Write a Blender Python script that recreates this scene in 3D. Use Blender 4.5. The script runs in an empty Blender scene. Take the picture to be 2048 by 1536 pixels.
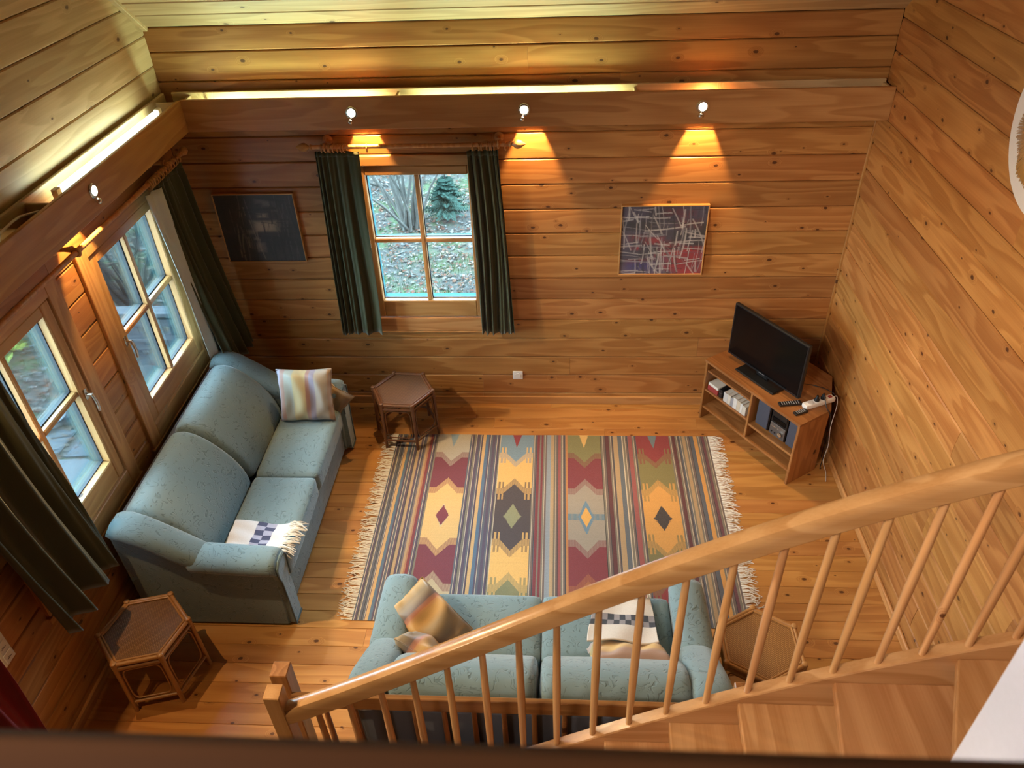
import bpy, bmesh, math, random
import numpy as np
from mathutils import Vector, Matrix, Euler
random.seed(7); np.random.seed(7)
C = bpy.context.scene.collection
SC = bpy.context.scene
PI = math.pi
R_ = math.radians

# ---------------------------------------------------------------- camera, sky, lights, exposure
cam_d = bpy.data.cameras.new('camera')
cam = bpy.data.objects.new('camera', cam_d); C.objects.link(cam)
cam.location = (0, 0, 4.1)
cam.rotation_euler = (R_(52.82764781), R_(1.95476366), R_(2.91199198))
cam_d.sensor_width = 36.0; cam_d.lens = 27.363; cam_d.clip_start = 0.02
cam_d.dof.use_dof = True; cam_d.dof.focus_distance = 4.9; cam_d.dof.aperture_fstop = 4.2
SC.camera = cam
SC.view_settings.view_transform = 'Standard'; SC.view_settings.look = 'None'
SC.view_settings.gamma = 1.0; SC.view_settings.use_curve_mapping = False
SC.view_settings.exposure = 0.0

W = bpy.data.worlds.new('overcast_sky'); SC.world = W; W.use_nodes = True
bg = W.node_tree.nodes['Background']
bg.inputs[0].default_value = (0.47, 0.75, 1.0, 1); bg.inputs[1].default_value = 40.0

def lamp(name, kind, loc, energy, color, rot=None, **kw):
    d = bpy.data.lights.new(name, kind); d.energy = energy; d.color = color
    for k, v in kw.items(): setattr(d, k, v)
    o = bpy.data.objects.new(name, d); C.objects.link(o); o.location = loc
    if rot is not None: o.rotation_euler = rot
    return o
def aim(o, target):
    v = Vector(target) - o.location
    o.rotation_euler = v.to_track_quat('-Z', 'Y').to_euler()

WARM = (1.0, 0.76, 0.47); TUBE = (0.64, 1.0, 0.70); SOFT = (1.0, 0.87, 0.74)
BACK_SPOTS = [-1.337, -0.23, 0.885]            # x of the halogen spots on the back light trough
LEFT_SPOTS = [3.735, 2.55, 1.4]                # y of the halogen spots on the left light trough
E_FRONT, E_LEFT, E_LEAK, E_TUBE, E_LOFT = 50, 118, 66.0, 10.0, 62
for i, x in enumerate(BACK_SPOTS):             # each spot shines into the room ...
    o = lamp('spot_light', 'SPOT', (x + .01, 4.915, 2.50), E_FRONT, WARM, spot_size=R_(70 if i == 0 else 76), spot_blend=.5, shadow_soft_size=.02)
    aim(o, (x + (1.1 if i == 0 else .35), 4.915 - 2.0, .1))
    lamp('spot_back_light', 'SPOT', (x + .03, 5.036, 2.50), E_LEAK, (1.0, .62, .25), (0, 0, 0), spot_size=R_(150), spot_blend=.4, shadow_soft_size=.008); lamp('spot_glow', 'POINT', (x + .03, 5.03, 2.53), 2.5, (1.0, .55, .2), shadow_soft_size=.01)   # ... and leaks at its back
for i, y in enumerate(LEFT_SPOTS):
    o = lamp('spot_light', 'SPOT', (-2.39, y, 2.51), E_LEFT, WARM, spot_size=R_(86), spot_blend=.45, shadow_soft_size=.02)
    aim(o, (-2.39 + 2.6, y + .1, 2.51 - 1.9))
    lamp('spot_back_light', 'SPOT', (-2.53, y, 2.50), E_LEAK, (1.0, .62, .25), (0, 0, 0), spot_size=R_(150), spot_blend=.4, shadow_soft_size=.008)
# tubes lying in the troughs below the lip
lamp('tube_light', 'AREA', (-1.74, 5.015, 2.50), E_TUBE, TUBE, (PI, 0, 0), shape='RECTANGLE', size=1.15, size_y=.03)
lamp('tube_light', 'AREA', (-.28, 5.015, 2.50), E_TUBE, TUBE, (PI, 0, 0), shape='RECTANGLE', size=1.3, size_y=.03)
# unseen soft fill light added in the loft, behind and above the camera
o = lamp('loft_fill', 'AREA', (-1.5, -.5, 4.35), E_LOFT, SOFT, shape='RECTANGLE', size=.8, size_y=.7, spread=R_(84)); aim(o, (1.9, 1.7, 2.0))
for (lx, ly, lz, sx, sy, rot) in ((-1.0, 5.31, 1.51, .75, 1.05, (PI/2, 0, PI)), (-2.86, 4.25, 1.51, .75, 1.05, (PI/2, 0, -PI/2)), (-2.86, 2.94, 1.51, .75, 1.05, (PI/2, 0, -PI/2))):
    o = lamp('window_portal', 'AREA', (lx, ly, lz), 1, (1, 1, 1), rot, shape='RECTANGLE', size=sx, size_y=sy)
    o.data.cycles.is_portal = True

# ---------------------------------------------------------------- helpers
def tag(o, label=None, cat=None, group=None, kind=None):
    if label: o['label'] = label
    if cat: o['category'] = cat
    if group: o['group'] = group
    if kind: o['kind'] = kind
    return o
def empty(name, loc=(0, 0, 0), rz=0, label=None, cat=None, group=None, kind=None):
    o = bpy.data.objects.new(name, None); C.objects.link(o)
    o.location = loc; o.rotation_euler = (0, 0, rz); o.empty_display_size = .1
    return tag(o, label, cat, group, kind)
def link(name, me, parent=None, loc=None, rot=None, mat4=None):
    o = bpy.data.objects.new(name, me); C.objects.link(o)
    if mat4 is not None: o.matrix_local = mat4
    if loc is not None: o.location = loc
    if rot is not None: o.rotation_euler = rot
    if parent is not None: o.parent = parent
    return o
def mesh(name, verts, faces, mat=None, smooth=None):
    me = bpy.data.meshes.new(name); me.from_pydata([tuple(v) for v in verts], [], faces)
    if mat: me.materials.append(mat)
    if smooth is not None:
        me.polygons.foreach_set('use_smooth', [True] * len(me.polygons))
        if smooth < 180: me.set_sharp_from_angle(angle=R_(smooth))
    me.update(); return me
def copy_tree(o, parent=None):
    c = o.copy(); C.objects.link(c)
    if parent is not None: c.parent = parent
    for ch in list(o.children): copy_tree(ch, c)
    return c

class MB:
    """collects shapes that make up ONE part"""
    def __init__(s): s.v = []; s.f = []
    def add(s, verts, faces, M=None):
        n = len(s.v)
        s.v += [tuple(M @ Vector(p)) if M is not None else tuple(p) for p in verts]
        s.f += [tuple(n + i for i in f) for f in faces]; return s
    def box(s, x0, x1, y0, y1, z0, z1, b=0.0, M=None):
        bm = bmesh.new(); bmesh.ops.create_cube(bm, size=1)
        for v in bm.verts:
            v.co = Vector(((x0 + x1) / 2 + v.co.x * (x1 - x0), (y0 + y1) / 2 + v.co.y * (y1 - y0), (z0 + z1) / 2 + v.co.z * (z1 - z0)))
        if b > 0: bmesh.ops.bevel(bm, geom=bm.edges[:], offset=b, segments=2 if b > .006 else 1, affect='EDGES', profile=.5)
        bm.verts.index_update()
        s.add([v.co[:] for v in bm.verts], [[v.index for v in f.verts] for f in bm.faces], M); bm.free(); return s
    def tube(s, pts, r, n=8, cap=True, M=None):
        pts = [Vector(p) for p in pts]; m = len(pts)
        rs = r if isinstance(r, (list, tuple)) else [r] * m
        V = []; F = []; up = None
        for i, p in enumerate(pts):
            t = (pts[min(i + 1, m - 1)] - pts[max(i - 1, 0)])
            t = t.normalized() if t.length > 1e-9 else Vector((0, 0, 1))
            if up is None:
                up = Vector((0, 0, 1)) if abs(t.z) < .9 else Vector((1, 0, 0))
            a = (up - t * up.dot(t)).normalized(); b = t.cross(a); up = a
            for k in range(n):
                w = 2 * PI * k / n
                V.append(p + (a * math.cos(w) + b * math.sin(w)) * rs[i])
        for i in range(m - 1):
            for k in range(n):
                F.append((i * n + k, i * n + (k + 1) % n, (i + 1) * n + (k + 1) % n, (i + 1) * n + k))
        if cap:
            F.append(tuple(range(n - 1, -1, -1))); F.append(tuple((m - 1) * n + k for k in range(n)))
        return s.add(V, F, M)
    def lathe(s, prof, n=16, M=None):          # prof: (r, z)
        V = []; F = []
        for (r, z) in prof:
            for k in range(n): V.append((r * math.cos(2 * PI * k / n), r * math.sin(2 * PI * k / n), z))
        for i in range(len(prof) - 1):
            for k in range(n): F.append((i * n + k, i * n + (k + 1) % n, (i + 1) * n + (k + 1) % n, (i + 1) * n + k))
        F.append(tuple(range(n - 1, -1, -1))); F.append(tuple((len(prof) - 1) * n + k for k in range(n)))
        return s.add(V, F, M)
    def torus(s, Rr, r, n=16, m=6, M=None):
        V = []; F = []
        for i in range(n):
            a = 2 * PI * i / n
            for k in range(m):
                b = 2 * PI * k / m; q = Rr + r * math.cos(b)
                V.append((q * math.cos(a), q * math.sin(a), r * math.sin(b)))
        for i in range(n):
            for k in range(m):
                F.append((i * m + k, ((i + 1) % n) * m + k, ((i + 1) % n) * m + (k + 1) % m, i * m + (k + 1) % m))
        return s.add(V, F, M)
    def prism(s, poly, h0, h1, M=None):        # polygon in xy, extruded in z
        n = len(poly)
        V = [(x, y, h0) for x, y in poly] + [(x, y, h1) for x, y in poly]
        F = [tuple(range(n - 1, -1, -1)), tuple(range(n, 2 * n))] + [(i, (i + 1) % n, n + (i + 1) % n, n + i) for i in range(n)]
        return s.add(V, F, M)
    def loft(s, rings, cap=True, M=None):      # list of rings with equal counts
        n = len(rings[0]); V = [p for r in rings for p in r]; F = []
        for i in range(len(rings) - 1):
            for k in range(n): F.append((i * n + k, i * n + (k + 1) % n, (i + 1) * n + (k + 1) % n, (i + 1) * n + k))
        if cap: F.append(tuple(range(n - 1, -1, -1))); F.append(tuple((len(rings) - 1) * n + k for k in range(n)))
        return s.add(V, F, M)
    def build(s, name, mat, parent=None, smooth=None, loc=None, rot=None, fix=True):
        me = mesh(name, s.v, s.f, mat, smooth)
        if fix:
            bm = bmesh.new(); bm.from_mesh(me); bmesh.ops.recalc_face_normals(bm, faces=bm.faces[:]); bm.to_mesh(me); bm.free()
        return link(name, me, parent, loc, rot)

def softbox(lx, ly, lz, r, n=10, puff=(0, 0, 0)):
    """rounded, padded block centred on the origin -> verts, faces"""
    bm = bmesh.new(); bmesh.ops.create_cube(bm, size=2)
    bmesh.ops.subdivide_edges(bm, edges=bm.edges[:], cuts=n - 1, use_grid_fill=True)
    h = Vector((lx / 2, ly / 2, lz / 2)); r = min(r, min(h) * .98)
    for v in bm.verts:
        p = v.co.copy()
        q = Vector([math.copysign(abs(c) ** .8, c) * hh for c, hh in zip(p, h)])
        k = Vector([max(-(hh - r), min(hh - r, c)) for c, hh in zip(q, h)])
        d = q - k
        out = k + d.normalized() * r if d.length > 1e-6 else q
        f = [(1 - p[(i + 1) % 3] ** 2) * (1 - p[(i + 2) % 3] ** 2) for i in range(3)]
        out += Vector([puff[i] * f[i] * p[i] for i in range(3)])
        v.co = out
    bm.verts.index_update()
    V = [v.co[:] for v in bm.verts]; F = [[v.index for v in f.verts] for f in bm.faces]; bm.free()
    return V, F

def axes(o, ex, ey, ez):
    return Matrix(((ex[0], ey[0], ez[0], o[0]), (ex[1], ey[1], ez[1], o[1]), (ex[2], ey[2], ez[2], o[2]), (0, 0, 0, 1)))
def board(name, x0, x1, y0, y1, z0, z1, mat, parent=None, grain='x', b=.003):
    """a wooden board: its own local X runs along the grain"""
    c = Vector(((x0 + x1) / 2, (y0 + y1) / 2, (z0 + z1) / 2)); d = (x1 - x0, y1 - y0, z1 - z0)
    if grain == 'x': M = axes(c, (1, 0, 0), (0, 1, 0), (0, 0, 1)); L, w, t = d
    elif grain == 'y': M = axes(c, (0, 1, 0), (-1, 0, 0), (0, 0, 1)); L, w, t = d[1], d[0], d[2]
    else: M = axes(c, (0, 0, 1), (0, 1, 0), (-1, 0, 0)); L, w, t = d[2], d[1], d[0]
    m = MB().box(-L / 2, L / 2, -w / 2, w / 2, -t / 2, t / 2, b)
    return link(name, mesh(name, m.v, m.f, mat), parent, mat4=M)

# ---------------------------------------------------------------- materials
def srgb(r, g, b, k=1.0):
    f = lambda c: ((c / 255.0) / 12.92 if c / 255.0 <= .04045 else (((c / 255.0) + .055) / 1.055) ** 2.4) * k
    return (f(r), f(g), f(b))
class NT:
    def __init__(s, name):
        s.m = bpy.data.materials.new(name); s.m.use_nodes = True; s.t = s.m.node_tree
        s.p = s.t.nodes['Principled BSDF']; s.out = s.t.nodes['Material Output']
    def n(s, t, **kw):
        o = s.t.nodes.new(t)
        for k, v in kw.items(): setattr(o, k, v)
        return o
    def l(s, a, b): s.t.links.new(a, b)
    def put(s, sock, v):
        if isinstance(v, bpy.types.NodeSocket): s.l(v, sock)
        elif isinstance(v, (tuple, list)) and len(v) == 3 and sock.type == 'RGBA': sock.default_value = (*v, 1)
        else: sock.default_value = v
    def math(s, op, a, b=0.0, c=None, clamp=False):
        o = s.n('ShaderNodeMath', operation=op, use_clamp=clamp)
        s.put(o.inputs[0], a); s.put(o.inputs[1], b)
        if c is not None: s.put(o.inputs[2], c)
        return o.outputs[0]
    def mix(s, f, a, b, mode='MIX'):
        o = s.n('ShaderNodeMix', data_type='RGBA', blend_type=mode)
        s.put(o.inputs[0], f); s.put(o.inputs[6], a); s.put(o.inputs[7], b); return o.outputs[2]
    def obj(s): return s.n('ShaderNodeTexCoord').outputs['Object']
    def map(s, vec, scale=(1, 1, 1), loc=(0, 0, 0)):
        o = s.n('ShaderNodeMapping'); s.put(o.inputs[0], vec); o.inputs['Scale'].default_value = scale; s.put(o.inputs['Location'], loc); return o.outputs[0]
    def noise(s, vec, scale, detail=2, rough=.5, dist=0, out=0):
        o = s.n('ShaderNodeTexNoise'); s.put(o.inputs['Vector'], vec); o.inputs['Scale'].default_value = scale
        o.inputs['Detail'].default_value = detail; o.inputs['Roughness'].default_value = rough; o.inputs['Distortion'].default_value = dist; return o.outputs[out]
    def step(s, v, a, b):
        o = s.n('ShaderNodeMapRange', interpolation_type='SMOOTHSTEP'); s.put(o.inputs[0], v)
        o.inputs[1].default_value = a; o.inputs[2].default_value = b; return o.outputs[0]
    def bump(s, h, strength=.3, dist=.002):
        o = s.n('ShaderNodeBump'); o.inputs['Strength'].default_value = strength; o.inputs['Distance'].default_value = dist
        s.put(o.inputs['Height'], h); s.l(o.outputs[0], s.p.inputs['Normal'])
    def set(s, color=None, rough=.5, metal=0.0, spec=.5, coat=0.0):
        if color is not None: s.put(s.p.inputs['Base Color'], color)
        s.put(s.p.inputs['Roughness'], rough); s.p.inputs['Metallic'].default_value = metal
        s.p.inputs['Specular IOR Level'].default_value = spec; s.p.inputs['Coat Weight'].default_value = coat
        return s.m

def plain(name, color, rough=.5, metal=0.0, spec=.5, mottle=.08, scale=30, emit=None):
    t = NT(name); v = t.obj(); f = t.noise(v, scale, 3)
    c = t.mix(f, tuple(x * (1 - mottle) for x in color), tuple(min(1, x * (1 + mottle)) for x in color))
    m = t.set(c, rough, metal, spec)
    if emit: t.p.inputs['Emission Color'].default_value = (*emit[0], 1); t.p.inputs['Emission Strength'].default_value = emit[1]
    return m

def wood(name, light, dark, knotc, rough=.38, knots=4.0, keep=.45, ring=9.0, vary=.22, spec=.45, knot_r=.055, axis='x', bump=.15):
    t = NT(name); v = t.obj()
    if axis != 'x':
        sp = t.n('ShaderNodeSeparateXYZ'); t.l(v, sp.inputs[0]); cb = t.n('ShaderNodeCombineXYZ')
        order = {'y': (1, 0, 2), 'z': (2, 1, 0)}[axis]
        for i, k in enumerate(order): t.l(sp.outputs[k], cb.inputs[i])
        v = cb.outputs[0]
    rnd = t.n('ShaderNodeObjectInfo').outputs['Random']
    off = t.n('ShaderNodeCombineXYZ'); t.l(t.math('MULTIPLY', rnd, 71.3), off.inputs[0]); t.l(t.math('MULTIPLY', rnd, 39.7), off.inputs[1]); t.l(t.math('MULTIPLY', rnd, 17.9), off.inputs[2])
    ad = t.n('ShaderNodeVectorMath', operation='ADD'); t.l(v, ad.inputs[0]); t.l(off.outputs[0], ad.inputs[1]); v = ad.outputs[0]
    # knots: a scattering of flattened cells
    vk = t.map(v, (knots * .62, knots, 0))
    vo = t.n('ShaderNodeTexVoronoi', voronoi_dimensions='2D'); t.l(vk, vo.inputs['Vector']); vo.inputs['Scale'].default_value = 1.0
    sep = t.n('ShaderNodeSeparateColor'); t.l(vo.outputs['Color'], sep.inputs[0])
    kr = t.math('MULTIPLY_ADD', sep.outputs[1], knot_r * .9, knot_r * .35)
    on = t.math('LESS_THAN', sep.outputs[0], keep)
    kd = t.math('DIVIDE', vo.outputs['Distance'], kr)
    wob = t.math('MULTIPLY_ADD', t.noise(v, 60, 2), .8, -.4)
    kd = t.math('ADD', kd, wob)
    knot = t.math('MULTIPLY', t.math('SUBTRACT', 1, t.step(kd, .65, 1.15)), on)
    halo = t.math('MULTIPLY', t.math('SUBTRACT', 1, t.step(kd, .8, 3.2)), on)
    # growth rings, bent round the knots
    bend = t.math('MULTIPLY', halo, .35)
    n1 = t.noise(t.map(v, (.55, 5.0, 5.0)), 1.0, 2, .5)
    rings = t.math('FRACT', t.math('MULTIPLY', t.math('ADD', n1, bend), ring))
    rings = t.math('MULTIPLY', t.step(rings, 0.0, .75), t.math('SUBTRACT', 1, t.step(rings, .85, 1.0)))
    fib = t.noise(t.map(v, (3.0, 130, 130)), 1.0, 3, .6)
    blot = t.noise(t.map(v, (.8, 2.5, 2.5)), 1.0, 3, .5)
    g = t.math('ADD', t.math('MULTIPLY', rings, .42), t.math('MULTIPLY_ADD', fib, .5, t.math('MULTIPLY', blot, .35)))
    g = t.math('MULTIPLY', t.math('SUBTRACT', g, .26, clamp=True), 1.35, clamp=True)
    c = t.mix(g, light, dark)
    c = t.mix(t.math('MULTIPLY', halo, .35), c, tuple(a * .8 + b * .2 for a, b in zip(dark, knotc)))
    c = t.mix(t.math('MULTIPLY', knot, .92), c, knotc)
    tint = t.math('MULTIPLY_ADD', rnd, vary, 1 - vary / 2)
    hs = t.n('ShaderNodeHueSaturation'); t.l(c, hs.inputs['Color']); t.l(tint, hs.inputs['Value'])
    t.l(t.math('MULTIPLY_ADD', t.math('FRACT', t.math('MULTIPLY', rnd, 13.7)), .010, .496), hs.inputs['Hue'])
    t.bump(t.math('ADD', fib, t.math('MULTIPLY', rings, .6)), bump, .0015)
    return t.set(hs.outputs[0], t.math('MULTIPLY_ADD', fib, .14, rough - .07), 0, spec)

def attr_mat(name, rough=.9, weave=None, spec=.25, bump=.4, sheen=0):
    t = NT(name); a = t.n('ShaderNodeAttribute', attribute_name='Col'); c = a.outputs['Color']
    v = t.obj()
    if weave:
        f = t.noise(t.map(v, weave), 1.0, 2, .6)
        c = t.mix(f, t.mix(.28, c, (0, 0, 0)), t.mix(.10, c, (1, 1, 1))); t.bump(f, bump, .002)
    t.p.inputs['Sheen Weight'].default_value = sheen
    return t.set(c, rough, 0, spec)

PINE = dict(light=(.53, .247, .074), dark=(.34, .126, .031), knotc=(.075, .024, .009))
M = {}
M['wall'] = wood('wall_pine', PINE['light'], PINE['dark'], PINE['knotc'], knots=6.8, keep=.58, knot_r=.062, rough=.42, vary=.30)
M['floor'] = wood('floor_pine', (.55, .268, .080), (.37, .148, .037), (.075, .022, .008), knots=8.5, keep=.46, knot_r=.080, rough=.30, ring=7, spec=.5)
M['ceil'] = wood('ceiling_pine', (.60, .43, .225), (.43, .28, .13), (.09, .036, .014), knots=5.4, keep=.44, knot_r=.055, rough=.45, vary=.26)
M['trim'] = wood('trim_pine', (.60, .315, .115), (.42, .185, .056), (.08, .026, .009), knots=3.5, keep=.25, knot_r=.045, rough=.36)
M['rail'] = wood('rail_pine', (.62, .33, .140), (.43, .195, .068), (.10, .03, .01), knots=3.0, keep=.16, knot_r=.04, rough=.24, ring=6, spec=.55)
M['red'] = wood('red_pine', (.40, .175, .058), (.24, .09, .026), (.05, .014, .005), knots=4.5, keep=.45, knot_r=.06, rough=.32, ring=10)
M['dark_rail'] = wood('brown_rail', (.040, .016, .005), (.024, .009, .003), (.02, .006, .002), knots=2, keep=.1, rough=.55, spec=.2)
M['gap'] = plain('joint_shadow', (.045, .016, .006), .8)
M['grey_wood'] = wood('grey_weathered_wood', (.062, .064, .067), (.036, .037, .04), (.018, .018, .018), knots=3, keep=.2, rough=.85, vary=.15, spec=.08)
# ---------------------------------------------------------------- planks and room shell
PL_CACHE = {}
def plank_mesh(L, w, th, crown, bev, mat):
    gap = .0006 if bev < .003 else .0016
    key = (round(L, 3), round(w, 4), th, mat.name)
    if key in PL_CACHE: return PL_CACHE[key]
    h = w / 2 - gap
    prof = [(-h, -th), (-h, -bev), (-h + bev, 0), (-h * .5, crown * .75), (0, crown), (h * .5, crown * .75), (h - bev, 0), (h, -bev), (h, -th)]
    n = len(prof); V = [(-L / 2 + .0006, y, z) for y, z in prof] + [(L / 2 - .0006, y, z) for y, z in prof]
    F = [(i, (i + 1) % n, n + (i + 1) % n, n + i)[::-1] for i in range(n)] + [tuple(range(n)), tuple(range(2 * n - 1, n - 1, -1))]
    me = mesh('plank', V, F, mat, 25); PL_CACHE[key] = me; return me
def plank(parent, o, ex, ey, u0, u1, v0, v1, th, mat, crown=.0015, bev=.007, lift=0.0):
    ez = Vector(ex).cross(Vector(ey)); o = Vector(o); ex = Vector(ex); ey = Vector(ey)
    c = o + ex * ((u0 + u1) / 2) + ey * ((v0 + v1) / 2) + ez * lift
    return link('plank', plank_mesh(u1 - u0, v1 - v0, th, crown, bev, mat), parent, mat4=axes(c, ex, ey, ez))
def plank_wall(parent, o, ex, ey, rows, u0, u1, mat, holes=(), th=.02, crown=.0015, bev=.007, lens=(2.2, 3.8), rng=None, uneven=.0):
    rng = rng or random.Random(3)
    for (v0, v1) in rows:
        pieces = []; cur = u0
        hs = sorted(h for h in holes if h[2] < v1 - .001 and h[3] > v0 + .001)
        for (a, b, c, d) in hs:
            pieces.append((cur, a, v0, v1))
            if c > v0 + .004: pieces.append((a, b, v0, c))
            if d < v1 - .004: pieces.append((a, b, d, v1))
            cur = b
        pieces.append((cur, u1, v0, v1))
        for (a, b, c, d) in pieces:
            if b - a < .004: continue
            x = a
            while x < b - .001:
                L = rng.uniform(*lens); e = x + L
                if e > b - .7: e = b
                plank(parent, o, ex, ey, x, e, c, d, th, mat, crown, bev, rng.uniform(-uneven, uneven)); x = e
def slab(name, boxes, mat, kind='structure', parent=None):
    m = MB()
    for b in boxes: m.box(*b)
    o = m.build(name, mat, parent); o['kind'] = kind; return o

XR, YB, XL, XG = 2.04, 5.137, -2.685, -2.635
WIN = dict(h=.505, w=.36, zc=1.515)
def hole(c): return (c - .545, c + .545, .745, 2.165)   # the opening a window frame covers
rng = random.Random(11)
# floor
fl = slab('floor', [(XL - .2, XR + .2, -2.4, YB + .2, -.08, -.0215)], M['gap'])
rows = []; y = .95
while y < YB - .001:
    rows.append((y, min(y + .1285, YB))); y += .1285
plank_wall(fl, (0, 0, 0), (1, 0, 0), (0, 1, 0), rows, XL + .004, XR - .004, M['floor'], th=.0205, crown=.0004, bev=.0022, lens=(1.3, 3.2), rng=rng, uneven=.0003)
# back wall
zb = [0.0, .107, .291, .472, .651, .827, 1.012, 1.194, 1.381, 1.563, 1.749, 1.936, 2.118, 2.300, 2.485, 2.672, 2.856, 3.005]
WBX = -1.0
hb = hole(WBX)
wb = slab('wall_back', [(XL - .2, hb[0], YB + .021, YB + .18, -.1, 3.3), (hb[1], XR + .2, YB + .021, YB + .18, -.1, 3.3),
                        (hb[0], hb[1], YB + .021, YB + .18, -.1, hb[2]), (hb[0], hb[1], YB + .021, YB + .18, hb[3], 3.3)], M['gap'])
plank_wall(wb, (0, YB, 0), (1, 0, 0), (0, 0, 1), list(zip(zb[:-1], zb[1:])), XL + .002, XR - .002, M['wall'], [hb], lens=(2.0, 4.4), rng=rng, uneven=.0008)
# left wall: lower part with two windows, upper gable
WLY = [4.25, 2.935]
hl = [hole(y) for y in WLY]; ys = sorted(hl)
boxes = [(XL - .18, XL - .021, -2.3, ys[0][0], -.1, 2.5), (XL - .18, XL - .021, ys[0][1], ys[1][0], -.1, 2.5), (XL - .18, XL - .021, ys[1][1], YB + .2, -.1, 2.5)]
for (a, b, c, d) in ys: boxes += [(XL - .18, XL - .021, a, b, -.1, c), (XL - .18, XL - .021, a, b, d, 2.5)]
boxes.append((XL - .18, XG - .021, -2.3, YB + .2, 2.5, 6.6))
wl = slab('wall_left', boxes, M['gap'])
plank_wall(wl, (XL, 0, 0), (0, 1, 0), (0, 0, 1), list(zip(zb[:-5], zb[1:-4])) + [(2.300, 2.485)], .9, YB - .003, M['wall'], hl, lens=(2.4, 4.2), rng=rng, uneven=.0008)
zu = [2.395, 2.578, 2.772, 2.957, 3.143, 3.327, 3.51, 3.694, 3.877, 4.06]
plank_wall(wl, (XG, 0, 0), (0, 1, 0), (0, 0, 1), list(zip(zu[:-1], zu[1:])), 2.2, YB - .003, M['ceil'], lens=(3, 5), rng=rng, uneven=.0008)
# right wall
zr = [.0, .155, .335, .52, .702, .885, 1.07, 1.255, 1.436, 1.623, 1.826, 2.02, 2.2, 2.388, 2.579, 2.77, 2.958, 3.14, 3.325, 3.51, 3.69]
wr = slab('wall_right', [(XR + .021, XR + .18, -2.3, YB + .2, -.1, 6.6)], M['gap'])
plank_wall(wr, (XR, 0, 0), (0, -1, 0), (0, 0, 1), list(zip(zr[:-1], zr[1:])), -(YB - .003), -.9, M['wall'], lens=(1.6, 3.6), rng=rng, crown=.0035, uneven=.0012)
# ceiling: boards on the slope over the back wall, plain slope beyond
S, Cc = math.sin(R_(39)), math.cos(R_(39))
cl = MB()
yr, zrg = YB - 3.7, 3.005 + 3.7 * S / Cc
for (p, q) in (((YB + .3, 3.005 - .3 * S / Cc), (yr, zrg)), ((yr, zrg), (-2.4, zrg))):
    cl.add([(XL - .2, p[0], p[1] + .028), (XR + .2, p[0], p[1] + .028), (XR + .2, q[0], q[1] + .028), (XL - .2, q[0], q[1] + .028),
            (XL - .2, p[0], p[1] + .12), (XR + .2, p[0], p[1] + .12), (XR + .2, q[0], q[1] + .12), (XL - .2, q[0], q[1] + .12)],
           [(3, 2, 1, 0), (4, 5, 6, 7), (0, 1, 5, 4), (1, 2, 6, 5), (2, 3, 7, 6), (3, 0, 4, 7)])
ce = cl.build('ceiling', M['ceil']); ce['kind'] = 'structure'
plank_wall(ce, (0, YB, 3.005), (1, 0, 0), (0, -Cc, S), [(i * .146, (i + 1) * .146) for i in range(9)], XG + .004, XR - .002, M['ceil'], lens=(3, 5), rng=rng, uneven=.0008)
# batten along the rake at the left gable
tr = MB(); d = Vector((0, -Cc, S))
p0 = Vector((XG + .012, YB, 2.993)); 
tr.add([], []); Mx = axes(p0, tuple(d), (1, 0, 0), tuple(d.cross(Vector((1, 0, 0)))))
tr.box(0, 1.6, -.012, .022, -.012, .022, .003, Mx)
o = tr.build('trim_1', M['ceil']); o['kind'] = 'structure'
# the rest of the shell, behind and below the camera
slab('wall_front', [(XL - .2, XR + .2, -2.4, -2.3, -.1, 6.5)], M['wall'])
slab('loft_floor', [(XL - .02, .84, -2.3, .2, 2.38, 2.6), (.84, XR, -2.3, .55, 2.38, 2.6)], M['floor'])
# baseboards
o = board('baseboard_back', XL, XR, YB - .018, YB, 0, .075, M['trim']); o['kind'] = 'structure'
o = board('baseboard_right', XR - .02, XR, 1.0, YB - .018, 0, .06, M['trim'], grain='y', b=.006); o['kind'] = 'structure'
o = board('baseboard_left', XL, XL + .02, 1.0, YB - .018, 0, .075, M['trim'], grain='y', b=.006); o['kind'] = 'structure'
o = board('trim_2', XR - .018, XR, YB - .018, YB, .075, 2.4, M['wall'], grain='z'); o['kind'] = 'structure'
# white stairwell wall close to the camera on the right
M['plaster'] = plain('white_plaster', (.74, .75, .85), .8, mottle=.03, scale=60)
slab('wall_stairwell', [(.853, XR - .002, .74, .90, 0, 3.35)], M['plaster'])

# ---------------------------------------------------------------- windows
def glass_mat():
    t = NT('window_glass'); tr = t.n('ShaderNodeBsdfTransparent'); tr.inputs[0].default_value = (.97, .99, .98, 1)
    gl = t.n('ShaderNodeBsdfGlossy'); gl.inputs['Roughness'].default_value = .02; gl.inputs[0].default_value = (1, 1, 1, 1)
    fr = t.n('ShaderNodeFresnel'); fr.inputs[0].default_value = 1.45
    mx = t.n('ShaderNodeMixShader'); t.l(t.math('MULTIPLY', fr.outputs[0], .8), mx.inputs[0]); t.l(tr.outputs[0], mx.inputs[1]); t.l(gl.outputs[0], mx.inputs[2])
    t.l(mx.outputs[0], t.out.inputs[0]); return t.m
M['glass'] = glass_mat()
M['teal'] = plain('teal_paint', (.012, .070, .074), .7, 0, .06, mottle=.12)
M['seal'] = plain('black_seal', (.012, .012, .014), .6)
M['chrome'] = plain('satin_steel', (.72, .70, .66), .25, 1.0, mottle=.03)
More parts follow.
